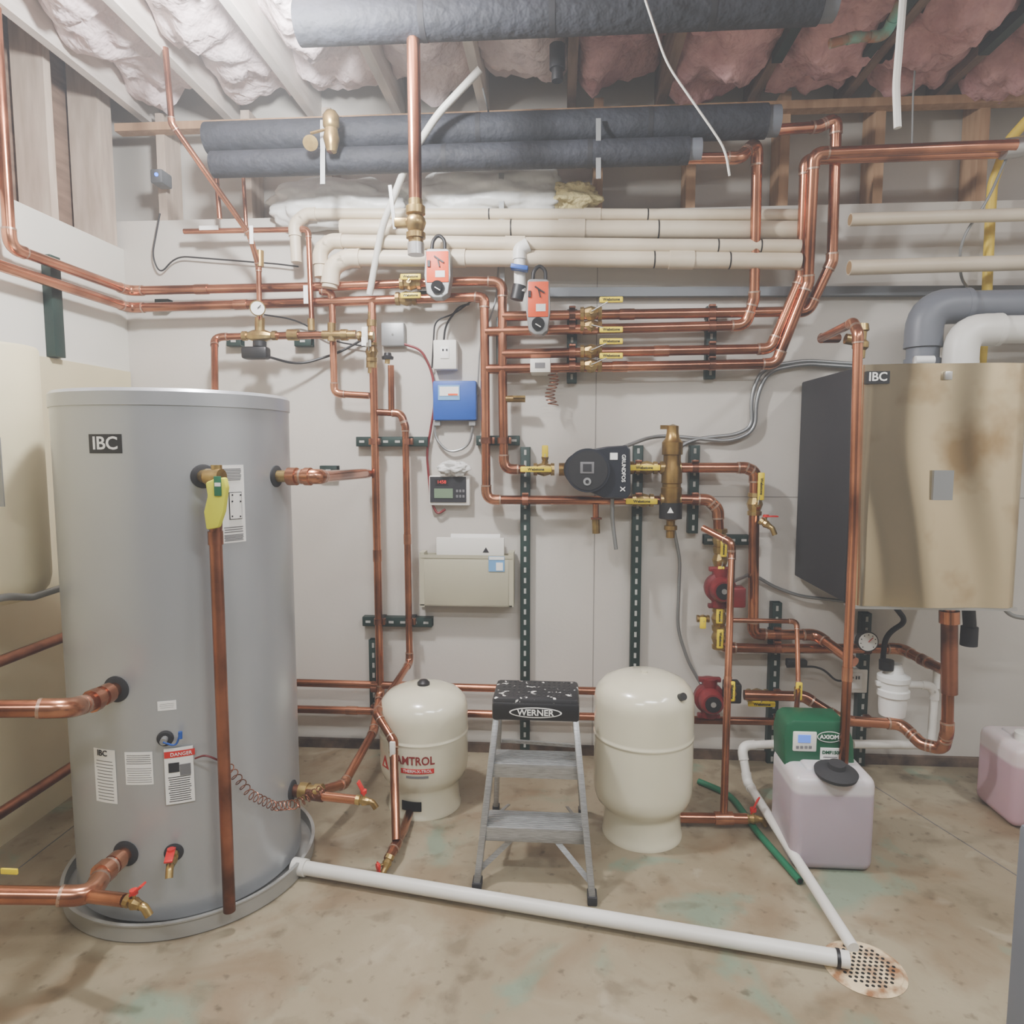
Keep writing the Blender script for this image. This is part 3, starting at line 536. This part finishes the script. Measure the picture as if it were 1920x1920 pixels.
# ---------------- expansion tanks ----------------
def etank(u,v,R,H,lab,sk):
    c=FL(u,v); t=thing('expansion_tank',lab,'tank',(c.x,c.y+sk,0)); C=V((c.x,c.y+sk,0)); s=sk
    prof=[(s*.9,0),(s,0),(s,.012),(s*.975,.02),(s*.96,.05),(s*.95,.09),(s*.97,.11),(s*1.0,.122),(R*.94,.145),(R*.975,.165),(R*.995,.185),(R,.2),(R,.215),(R,.3)]
    prof+=[(R,H*.61),(R,H*.622),(R+.002,H*.625),(R+.002,H*.636),(R,H*.64),(R,H*.655),(R,H-.12),(R,H-.1),(R*.985,H-.08),(R*.93,H-.055),(R*.8,H-.03),(R*.55,H-.01),(R*.25,H-.002),(0,H)]
    M().lathe(C,(0,0,1),prof,'cream',64).obj('shell',t,sharp=50); return t,C
t,C=etank(783,1540,.184,.515,'small beige expansion tank with black valve cap',.153)
M().lathe(C+V((0,0,.512)),(0,0,1),[(0,0),(.026,0),(.026,.012),(.016,.022),(0,.026)],'black').obj('valve_cap',t)
P=CY(771,1513,C,.152); M().patch(C,.1515,math.atan2(P.y-C.y,P.x-C.x),.06,.085,.04,'dark').obj('skirt_opening',t)
def tt(m,s,u,v,sz,k,R=.184,**kw): p=CY(u,v,C,R); m.text(s,p,sz,k,wrap=(C,R+.001),**kw); return p
m=M(); tt(m,'AMTROL',777,1428,.047,'brandred',bold=.001,sx=.86); m.obj('brand_print',t)
m=M(); p=CY(782,1447,C,.184); q=math.atan2(p.y-C.y,p.x-C.x); m.patch(C,.1852,q,p.z,.135,.02,'red'); tt(m,'THERM-X-TROL',782,1447,.0165,'white',R=.1865); m.patch(C,.1852,q,p.z-.024,.09,.009,'ink_light'); m.obj('brand_band',t)
m=M(); p=CY(722,1430,C,.186)
a_=math.atan2(p.y-C.y,p.x-C.x); tri=[(-.028,-.022),(.028,-.022),(0,.034)]; m.add([(C.x+.186*math.cos(a_+x/.186),C.y+.186*math.sin(a_+x/.186),p.z+z) for x,z in tri],[[0,1,2]],'red'); m.add([(C.x+.1868*math.cos(a_+x*.4/.186),C.y+.1868*math.sin(a_+x*.4/.186),p.z+z*.4-.004) for x,z in tri],[[0,1,2]],'cream'); m.obj('triangle_mark',t)
t,C=etank(1212,1600,.19,.64,'large beige expansion tank beside the stool',.155)
M().lathe(C+V((0,0,.636)),(0,0,1),[(0,0),(.012,0),(.012,.01),(0,.012)],'cream').obj('top_plug',t); p=CY(1275,1308,C,.17); M().cyl(p,p+V((.01,-.02,.012)),.014,'black').obj('valve_cap',t)
M().tube([W(771,1515,2.68),W(757,1555,2.5),W(742,1585,2.36),W(728,1610,2.29)],.017,'copper','copper_fit').obj('copper_pipe',None,'copper tee feeding the small expansion tank','pipe')
drain(W(732,1603,2.3),(-.2,-.5,-.5),.014,hup=V((-.8,-.6,0)),hd=(0,0,-1))
# ---------------- stepladder ----------------
t=thing('step_stool','aluminium three-step stool with black plastic top','stool',FL(1005,1640))
fl=FL(895,1664);fr=FL(1110,1690); tl=W(932,1338,2.37); tr_=W(1078,1338,2.37)
def on(a,b,z): f=(z-a.z)/(b.z-a.z); return a.lerp(b,f)
for a,b in ((fl,tl),(fr,tr_)):
    M().bar(a+V((0,0,.02)),b,.022,.045,'alu',.003,side=(1,0,0)).obj('front_rail',t); M().box(a+V((0,0,.015)),(.032,.055,.03),'rubber',.004).obj('foot',t)
    r0=V((a.x*.7+b.x*.3,2.74,0)); r1=V((b.x,2.5,.6)); M().bar(r0+V((0,0,.02)),r1,.02,.03,'alu',.003).obj('rear_rail',t); M().box(r0+V((0,0,.012)),(.028,.035,.024),'rubber',.004).obj('foot',t)
for z in (.4,.2):
    a=on(fl,tl,z);b=on(fr,tr_,z); c=(a+b)/2; w=(b-a).length; y=c.y; m=M()
    m.box((c.x,y+.05,z),(w-.015,.11,.006),'alu',.002)
    for q in range(9): m.box((c.x,y+.002+q*.012,z+.004),(w-.02,.005,.004),'alu',.001)
    m.box((c.x,y-.006,z-.022),(w+.012,.006,.05),'alu',.002).box((c.x,y+.105,z-.012),(w-.02,.005,.03),'alu',.002); m.obj('step',t)
    for sx_,P0 in ((1,a),(-1,b)): M().bar((P0.x+sx_*.02,y+.09,z-.02),(P0.x+sx_*.06,2.6,z-.1),.012,.004,'alu').obj('brace',t)
for sgn,A0,B0 in ((1,fl,tl),(-1,fr,tr_)):
    p=on(A0,B0,.05); c=(on(fl,tl,.18)+on(fr,tr_,.18))/2; M().bar(p+V((0,.01,0)),V((c.x-sgn*.05,c.y+.02,.18)),.018,.004,'alu').obj('brace',t)
p=on(fl,tl,.19);q=on(fr,tr_,.19); M().bar((p.x+.03,2.65,.34),(q.x-.03,2.62,.34),.012,.012,'alu',side=(0,1,0)).obj('brace',t)
c=(tl+tr_)/2; w=(tr_-tl).length
m=M().box((c.x,2.44,.605),(w+.03,.2,.05),'spatter',.014).box((c.x,2.345,.582),(w+.03,.022,.065),'black',.01)
for i in range(14):
    for j in range(6): m.box((c.x-w/2+.02+i*(w-.04)/13,2.37+j*.028,.630),(.01,.012,.002),'spatter',.001)
m.obj('top_step',t)
m=M(); N=40
m.add([(c.x+.092*math.cos(2*math.pi*i/N),2.332,.582+.019*math.sin(2*math.pi*i/N)) for i in range(N)],[list(range(N))],'white'); m.add([(c.x+.086*math.cos(2*math.pi*i/N),2.3312,.582+.015*math.sin(2*math.pi*i/N)) for i in range(N)],[list(range(N))],'black')
m.text('WERNER',(c.x,2.33,.582),.03,'white',bold=.0006,sx=1.05); m.obj('badge',t)
# ---------------- wall devices ----------------
def dev(name,lab,cat,u0,v0,u1,v1,k,d=.05,b=.006):
    Y=YW-d; t=thing(name,lab,cat,W((u0+u1)/2,v1,Y)); M().rect(u0,v0,u1,v1,Y,k,d-.001,b).obj('case',t); return t,Y
t,Y=dev('junction_box','square grey metal junction box','box',714,605,758,648,'galv',.04); M().cyl(W(736,627,Y),W(736,627,Y-.003),.005,'steel').obj('screw',t)
t,Y=dev('receptacle_control','white plug-in controller on the wall','controller',812,637,856,692,'offwhite',.06)
M().rect(825,650,842,672,Y-.004,'white',.006,.002).rect(829,654,832,658,Y-.006,'ink',.003).rect(836,654,839,658,Y-.006,'ink',.003).obj('faceplate',t)
t,Y=dev('controller_box','blue controller box with light label','controller',811,714,893,788,'blue',.06,.008)
M().rect(821,722,862,750,Y-.003,'bluelt',.004).rect(824,725,860,742,Y-.005,'white',.003).rect(840,738,858,741,Y-.007,'orange',.003).obj('label_plate',t)
M().box(W(820,794,3.27),(.03,.03,.02),'galv').obj('cable_gland',t); M().box(W(886,794,3.27),(.03,.03,.02),'galv').obj('cable_gland',t)
t,Y=dev('differential_controller','grey controller with red digits and green screen','controller',804,892,881,948,'offwhite',.05)
M().rect(806,894,874,942,Y-.005,'blackm',.006).obj('trim_panel',t)
m=M().rect(816,898,840,910,Y-.007,'black',.004).text('1458',W(828,904,Y-.008),.022,'led'); m.obj('digit_display',t)
M().rect(814,916,849,934,Y-.008,'lcd',.004).obj('screen',t)
m=M()
for i in range(3):
    for j in range(2): m.rect(855+i*6,918+j*10,859+i*6,923+j*10,Y-.007,'ink_light',.004)
m.obj('keypad',t)
blob(W(850,878,3.24),(.07,.03,.035),'plastic_wrap','plastic_bag','small crumpled clear plastic bag on the controller','bag',7,.4)
t=thing('document_holder','beige metal document pocket on the wall','holder',W(873,1135,3.2))
M().rect(788,1036,960,1138,3.285,'holder',.004).rect(795,1044,955,1138,3.2,'holder',.004,.001).rect(786,1036,796,1138,3.2,'holder',.085).rect(953,1036,963,1138,3.2,'holder',.085).rect(788,1133,960,1138,3.2,'holder',.085).rect(790,1040,960,1048,3.197,'holder',.004).obj('pocket',t)
m=M().rect(916,1043,946,1072,3.196,'bluelt',.003).rect(917,1044,945,1050,3.194,'white',.003).rect(930,1055,943,1070,3.194,'white',.003); m.obj('sticker',t)
M().rect(845,1001,938,1060,3.245,'white',.012,.002).obj('binder',None,'white binder standing in the wall pocket','binder')
m=M().rect(818,1008,945,1060,3.215,'offwhite',.02,.002); m.add([W(905,1036,3.213),W(917,1036,3.213),W(911,1026,3.213)],[[0,1,2]],'ink'); m.obj('manual',None,'white manual with small triangle mark in the wall pocket','booklet')
t,Y=dev('sensor_module','small white module clipped to manifold pipe','controller',994,672,1032,698,'offwhite',.16,.004); M().rect(1003,680,1022,690,Y-.002,'ink_light',.002).obj('print',t)
t,Y=dev('outlet_box','white electrical outlet box under the boiler','outlet',1590,1255,1626,1300,'offwhite',.05); M().rect(1600,1262,1616,1292,Y-.003,'white',.004,.001).rect(1605,1268,1607,1274,Y-.005,'ink',.003).rect(1610,1268,1612,1274,Y-.005,'ink',.003).obj('faceplate',t)
M().box(W(1493,1243,3.2),(.09,.04,.035),'black',.006).obj('power_adapter',None,'small black power adapter on a cable','adapter')
# ---------------- wires / conduits ----------------
def wire(pts,r,k,lab,name='cable',cat='cable',Y=3.27,n=8,bend=.4):
    P=[W(p[0],p[1],p[2] if len(p)>2 else Y) for p in pts]; return M().tube(P,r,k,None,bend,n).obj(name,None,lab,cat)
def flex(pts,r,lab,Y=3.27):
    P=[W(p[0],p[1],p[2] if len(p)>2 else Y) for p in pts]; return M().tube(P,r,'conduit',None,.4,10).obj('flexible_conduit',None,lab,'conduit')
flex([(1600,682,3.27),(1510,676),(1430,688),(1408,740),(1410,800),(1380,815),(1310,822),(1275,835),(1262,870,3.22)],.009,'armoured conduit curving from boiler to separator')
flex([(1600,688,3.27),(1510,682),(1440,695),(1418,745),(1416,808),(1370,828),(1230,815),(1170,838,3.15)],.009,'armoured conduit curving from boiler to the pump')
flex([(1262,985),(1275,1050),(1270,1180),(1290,1240),(1318,1290),(1335,1300,3.15)],.008,'armoured conduit dropping to the low pump')
flex([(1375,1090,3.12),(1410,1075),(1450,1100),(1500,1118),(1590,1128)],.008,'armoured conduit from red pump to boiler')
flex([(1148,935,3.1),(1148,975,3.1),(1155,1030,3.1)],.009,'short armoured conduit hanging under the pump')
flex([(1878,1135,2.9),(1895,1155,2.9),(1930,1160,2.9)],.009,'armoured conduit under the boiler')
wire([(757,645),(790,655),(812,700),(815,760),(800,850),(808,940),(820,965),(835,955)],.006,'pumpred','brown cable along the wall controllers')
wire([(832,640),(835,610),(860,575),(880,570)],.005,'black','black cable rising from white controller')
wire([(815,790),(815,820),(840,850),(880,838),(888,790)],.006,'conduit','grey looped conduit below the blue box')
wire([(895,740),(900,640),(930,570),(945,330),(905,165,3.0)],.004,'galv','thin grey cable hanging from the joists')
wire([(500,668,3.1),(560,685,3.2),(640,660),(690,630)],.006,'black','black cable from the valve actuator')
wire([(495,590,3.15),(560,600),(620,640),(690,650)],.004,'black','thin black sensor cable across the wall')
wire([(300,400),(285,480),(300,515),(330,480),(520,495),(560,500)],.004,'black','thin dark cable across the studs')
wire([(890,560),(850,590),(815,600),(810,690)],.004,'black','thin black sensor wire on the wall')
wire([(1210,0,2.4),(1250,120,2.4),(1330,235,2.4),(1360,280,2.4),(1368,330,2.4)],.004,'hosewhite','thin pale cable dangling from the ceiling')
wire([(1720,60,3.0),(1712,180,3.05),(1710,270,3.08)],.004,'galv','thin threaded rod hanging the copper pipes','threaded_rod','rod')
wire([(1693,0,2.2),(1685,100,2.2),(1680,160,2.2),(1683,240,2.2)],.011,'hosewhite','white braided hose hanging from the ceiling','braided_hose','hose')
wire([(1890,290,3.1),(1850,380,3.1),(1800,450,3.15),(1800,520,3.2),(1818,545)],.006,'galv','grey cable looping down beside the gas pipe')
wire([(900,130,2.85),(820,215,2.9),(765,300,3.0),(715,430,3.1),(693,552,3.15)],.015,'hosewhite','translucent plastic tube sweeping down from the ceiling','plastic_tube','pipe',n=14)
wire([(1680,1140,3.1),(1700,1165,3.1),(1660,1190,3.1),(1655,1240,3.1)],.012,'black','black rubber drain hose under the boiler','drain_hose','hose')
wire([(1475,1250,3.2),(1540,1250,3.2),(1570,1280,3.2),(1600,1270,3.2)],.005,'black','thin black cable of the adapter')
m=M(); P=[FL(1310,1465,.014),FL(1370,1490,.014),FL(1420,1560,.014),FL(1500,1652,.014)]
m.tube(P,.013,'hose',None,.4,12).cyl(P[-1],P[-1]+(P[-1]-P[-2]).normalized()*.002,.009,'dark').obj('garden_hose',None,'short green garden hose lying on the floor','hose')
hx=[]
for i in range(140):
    f=i/139; c=W(1035,700+60*f,3.2); th=f*9*6.28; hx.append(c+V((.022*math.cos(th)+.01*math.sin(f*7),.015*math.sin(th),0)))
M().sweep(hx,.0025,'copper_old',6).obj('coiled_wire',None,'coiled capillary wire under the module','wire')
# ---------------- boiler ----------------
x0,x1,y0,y1,z0,z1b=1.10,1.705,2.66,3.28,.905,1.80
t=thing('boiler','wall-hung boiler with brushed gold front and black sides','boiler',((x0+x1)/2,(y0+y1)/2,z0))
M().box(((x0+x1)/2,(y0+.05+y1)/2,(z0+z1b)/2),(x1-x0+.01,y1-y0-.05,z1b-z0),'blackm',.008).obj('cabinet',t)
nx=56; nz=40; vs=[];fs=[]
for j in range(nz+1):
    for i in range(nx+1):
        f=i/nx; x=x0-.004+f*(x1-x0+.008); z=z0+(z1b+.006-z0)*j/nz; e=min(f,1-f)
        dy=.0060*math.sin(x*21+z*1.6+.7*math.sin(z*5))+.002*math.sin(z*6+x*9)+.002*noise.noise(V((x*5,z*3,1)))
        dy*=min(1,e/.06)
        y=y0+.035-min(1,(e/.07))**.5*.033-math.sin(f*math.pi)*.014+dy; vs.append((x,y,z))
for j in range(nz):
    for i in range(nx): a=j*(nx+1)+i; fs.append([a,a+1,a+nx+2,a+nx+1])
b0=len(vs)
for j in (0,nz):
    for i in range(nx+1): x,y,z=vs[j*(nx+1)+i]; vs.append((x,y0+.06,z))
for i in range(nx): fs.append([i,b0+i,b0+i+1,i+1]); q=nz*(nx+1)+i; fs.append([q,q+1,b0+nx+2+i,b0+nx+1+i])
M().add(vs,fs,'gold').obj('front_door',t,'brushed gold curved front door',sharp=50)
yb=y0-.014
m=M(); m.rect(1625,696,1668,719,yb+.001,'black',.02); p=W(1646,707,yb); m.text('IBC',p,.044,'white',bold=.0008); m.obj('badge',t)
M().rect(1752,882,1786,938,yb-.009,'galv',.017).obj('data_plate',t); M().rect(1773,696,1786,712,yb-.010,'steel',.018,.002).obj('latch',t)
M().lathe(W(1715,676,2.85),(1,0,0),[(0,0),(.018,0),(.018,.07),(0,.07)],'white').obj('vent_cap',t)
M().box(((x0+x1)/2,y0+.03,z0-.006),(x1-x0,.06,.012),'steel').obj('bottom_trim',t)
a=W(1731,640,3.05); b=W(1731,575,3.05)
M().tube([V((a.x,3.05,z1b)),V((a.x,3.05,b.z)),V((2.6,3.05,b.z))],.062,'pvc_grey','pvc_grey',.1,24).cyl((a.x,3.05,z1b),(a.x,3.05,z1b+.07),.07,'pvc_grey').obj('flue_pipe',None,'thick grey plastic flue elbow above the boiler','pipe')
a=W(1803,640,2.95); b=W(1803,619,2.95)
M().tube([V((a.x,2.95,z1b)),V((a.x,2.95,b.z)),V((2.6,2.95,b.z))],.055,'pvc_white','pvc_white',.1,24).cyl((a.x,2.95,z1b-.005),(a.x,2.95,z1b+.05),.064,'pvc_white').obj('air_intake_pipe',None,'thick white plastic intake elbow above the boiler','pipe')
wire([(1935,215,3.1),(1890,265,3.15),(1861,345,3.22),(1856,420,3.22),(1850,560,3.22),(1838,700,3.22)],.02,'gas','yellow gas pipe rising beside the flue','gas_pipe','pipe',n=14,bend=.1)
M().lathe(W(1612,672,2.8),(0,0,1),[(0,0),(.018,0),(.02,.03),(.03,.04),(.03,.06),(.02,.07),(.022,.1),(.03,.105),(.026,.13),(0,.135)],'brass',12).cyl(W(1585,635,2.8),W(1612,640,2.8),.02,'brass').obj('relief_valve',None,'brass relief valve on the boiler top','valve')
t=thing('pressure_gauge','round white dial gauge on the low copper line','gauge',W(1622,1200,3.1))
P=W(1622,1200,3.1); M().cyl(P,P+V((0,-.03,0)),.045,'black',n=28).obj('case',t)
m=M().cyl(P+V((0,-.03,0)),P+V((0,-.032,0)),.04,'white',n=28).bar(P+V((0,-.034,0)),P+V((.02,-.034,.02)),.003,.001,'red')
for i in range(9): a=rad(225-i*33.75); m.box(P+V((.032*math.cos(a),-.033,.032*math.sin(a))),(.004,.001,.004),'ink')
m.obj('dial',t)
t=thing('condensate_neutralizer','white plastic condensate canister with threaded ring','canister',W(1672,1345,3.05))
P=W(1672,1344,3.05); M().lathe(P,(0,0,1),[(0,0),(.04,0),(.052,.01),(.056,.05),(.056,.1),(.066,.1),(.066,.125),(.058,.13),(.058,.16),(.066,.165),(.066,.185),(.04,.2),(.03,.24),(0,.245)],'white',28).box(P+V((0,0,.15)),(.15,.03,.02),'white',.004).obj('body',t)
M().cyl(W(1662,1255,3.04),W(1662,1238,3.04),.03,'black').obj('cap',t)
pvc([(1700,1283,3.05),(1745,1285,3.05),(1752,1300,3.05),(1746,1388,3.05)],14,'white plastic drain line beside the canister','pvc_white',Y=3.05)
pvc([(1755,1290,3.1),(1757,1240,3.1)],12,'short white plastic vent stub','pvc_white',Y=3.1)
pvc([(1600,1395,3.1),(1757,1397,3.1)],16,'white plastic drain pipe near the floor','pvc_white',Y=3.1)
pvc([W(1455,1395,2.98),W(1390,1398,2.95),W(1402,1468,2.88),FL(1600,1778,.02)],16,'white plastic drain pipe sloping to the floor drain','pvc_white',Y=2.9)
a=FL(560,1625,.035);b=FL(1592,1800,.035)
d=(b-a).normalized(); M().cyl(a,b,.0235,'pvc_white',n=24).cyl(a-d*.02,a+d*.03,.029,'pvc_white').cyl(b-d*.035,b-d*.025,.026,'black').cyl(b,b+d*.001,.019,'bore_shade').obj('pvc_pipe',None,'long white plastic pipe on the floor from pan to drain','pipe')
c=FL(1620,1815,.0); t=thing('floor_drain','round rusty perforated floor drain cover','drain',c)
M().lathe(c,(0,0,1),[(0,.001),(.112,.001),(.112,.0015),(.103,.004),(.099,.008),(0,.008)],'rust',48).obj('cover',t)
m=M()
for i in range(-6,7):
    for j in range(-6,7):
        x=i*.0165+(j%2)*.0083;y=j*.0155
        if x*x+y*y<.0076: m.cyl(c+V((x,y,.0075)),c+V((x,y,.0086)),.0052,'dark',n=8)
m.obj('perforation',t)
# ---------------- glycol feeder and jugs ----------------
def jug(c,sx,sy,sz,k,lab):
    t=thing('plastic_jug',lab,'jug',c); mm=M(); mm.box(c+V((0,0,sz/2)),(sx,sy,sz),k,.035,None,4); mm.box(c+V((0,0,sz*.98)),(sx*.6,sy*.6,.03),k,.012); mm.obj('body',t,sharp=60); return t
p=FL(1562,1638); jc=V((p.x,p.y+.14,0)); t=jug(jc,.285,.27,.35,'jug','translucent square jug with pale purple fluid')
t2=thing('glycol_feeder','green glycol feeder unit standing on the jug','feeder',jc+V((-.03,.1,.36)))
M().prism([(1470,1384),(1476,1358),(1488,1350),(1588,1353),(1602,1390),(1604,1440),(1597,1452),(1480,1449),(1471,1436)],2.52,2.66,'green',.012).obj('housing',t2,sharp=25)
m=M().rect(1488,1372,1531,1410,2.515,'offwhite',.012,.004).rect(1497,1378,1520,1393,2.512,'lcdblue',.004)
for i in range(4): m.rect(1493+i*8,1399,1498+i*8,1404,2.512,'ink_light',.004)
m.obj('control_panel',t2)
m=M(); cc=W(1556,1382,2.515); N=32; m.add([(cc.x+.045*math.cos(6.283*i/N),2.516,cc.z+.021*math.sin(6.283*i/N)) for i in range(N)],[list(range(N))],'white'); m.add([(cc.x+.042*math.cos(6.283*i/N),2.5155,cc.z+.018*math.sin(6.283*i/N)) for i in range(N)],[list(range(N))],'green'); m.text('AXIOM',cc+V((-.002,-.001,0)),.021,'white',bold=.0006)
m.obj('brand_plate',t2); m=M()
cc=W(1557,1414,2.514); m.box(cc+V((0,.003,0)),(.07,.004,.044),'white').text('DMF150',cc+V((0,0,.006)),.017,'green',bold=.0006).box(cc+V((0,0,-.012)),(.05,.001,.003),'ink_light'); m.obj('model_plate',t2)
M().rect(1482,1432,1512,1455,2.51,'green',.03,.004).obj('inlet_block',t2); M().cyl(W(1492,1362,2.58),W(1492,1344,2.58),.025,'black').obj('fitting',t2)
M().rect(1484,1434,1508,1450,2.505,'white',.004).obj('inlet_plate',t2)
P=W(1566,1478,2.42); M().lathe(V((P.x,2.42,.352)),(0,-.15,1),[(0,0),(.07,0),(.073,.012),(.06,.02),(.03,.028),(.028,.045),(0,.045)],'rubber').obj('jug_lid',t)
p=FL(1945,1560); t=jug(V((p.x+.06,p.y+.14,0)),.3,.26,.33,'jug2','translucent jug with pink fluid standing by the wall')
M().cyl((p.x+.0,p.y+.1,.33),(p.x+.0,p.y+.1,.36),.04,'offwhite').obj('cap',t)
e=W(1908,1540,1.2)
M().box((e.x+.3,.9,e.z/2),(.6,.6,e.z),'cabinet',.01).box((e.x+.002,.9,e.z/2),(.008,.5,e.z-.1),'cabinet',.002).obj('equipment_cabinet',None,'dark grey painted equipment cabinet with door panel','cabinet')
pipe([(1556,82,2.7),(1600,70,2.7),(1660,68,2.7),(1690,0,2.6)],16,'green-patinated old copper pipe under the joists',k='patina',fit='patina',Y=2.7)
for u,v,Y in ((1600,188,3.1),(1455,150,3.0),(1840,170,3.0)):
    p=W(u,v,Y); M().box((p.x,Y-.9,ZC-.02),(.04,1.8,.04),'strut').obj('ceiling_strut',None,'dark green strut channel fixed along the joist','strut','ceiling strut channels')
# ---------------- lamps ----------------
def lamp(x,y,e,rot=0,L=1.2,w=.14):  # added fill light in the shape of a strip fixture, unseen
    t=thing('fill_strip','added strip fill light under the joists, out of view','light',(x,y,ZC-.12)); c,s=(L,w) if not rot else (w,L)
    M().box((x,y,ZC-.03),(c,s,.05),'white',.01).obj('housing',t); M().box((x,y,ZC-.065),(c*.96,s*.7,.03),'lamp',.01).obj('diffuser',t)
    l=bpy.data.lights.new('fill_lamp','AREA'); l.shape='RECTANGLE'; l.size=c; l.size_y=s; l.energy=e; l.color=(.97,.98,1)
    o=bpy.data.objects.new('fill_emitter',l); bpy.context.scene.collection.objects.link(o); o.parent=t; o.location=(0,0,.02)
lamp(.9,.4,66); lamp(-.7,-.8,58); lamp(2.2,1.2,36,1)
l=bpy.data.lights.new('bulb','POINT'); l.energy=190; l.shadow_soft_size=.08; l.color=(.97,.98,1)
BX,BY,BZ=-.9,2.05,2.95
t=thing('light_bulb','bare bulb in a ceiling socket','light',(BX,BY,BZ)); o=bpy.data.objects.new('bulb_emitter',l); bpy.context.scene.collection.objects.link(o); o.parent=t; o.location=(0,0,-.1)
M().lathe((BX,BY,BZ),(0,0,1),[(0,0),(.02,.006),(.03,.03),(.028,.05),(.015,.08),(.015,.1),(0,.1)],'lamp',20).obj('bulb',t); M().cyl((BX,BY,BZ+.09),(BX,BY,ZC+.02),.04,'white').obj('socket',t)
# thin uniform scatter added through the whole room to stand in for lens glare
w=bpy.data.worlds.new('w'); bpy.context.scene.world=w; w.use_nodes=True; nt=w.node_tree; nt.nodes['Background'].inputs[0].default_value=(.6,.6,.6,1); nt.nodes['Background'].inputs[1].default_value=.2
vs_=nt.nodes.new('ShaderNodeVolumeScatter'); vs_.inputs['Color'].default_value=(.96,.97,1,1); vs_.inputs['Density'].default_value=.02; vs_.inputs['Anisotropy'].default_value=.1
nt.links.new(vs_.outputs[0],nt.nodes['World Output'].inputs['Volume'])
cd=bpy.data.cameras.new('camera'); cd.sensor_width=36; cd.lens=36*F/1920; cd.clip_start=.02
co=bpy.data.objects.new('camera',cd); bpy.context.scene.collection.objects.link(co); co.location=CAM
co.matrix_world=Matrix.Translation(CAM)@Matrix((rt,up,-fw)).transposed().to_4x4()
bpy.context.scene.camera=co
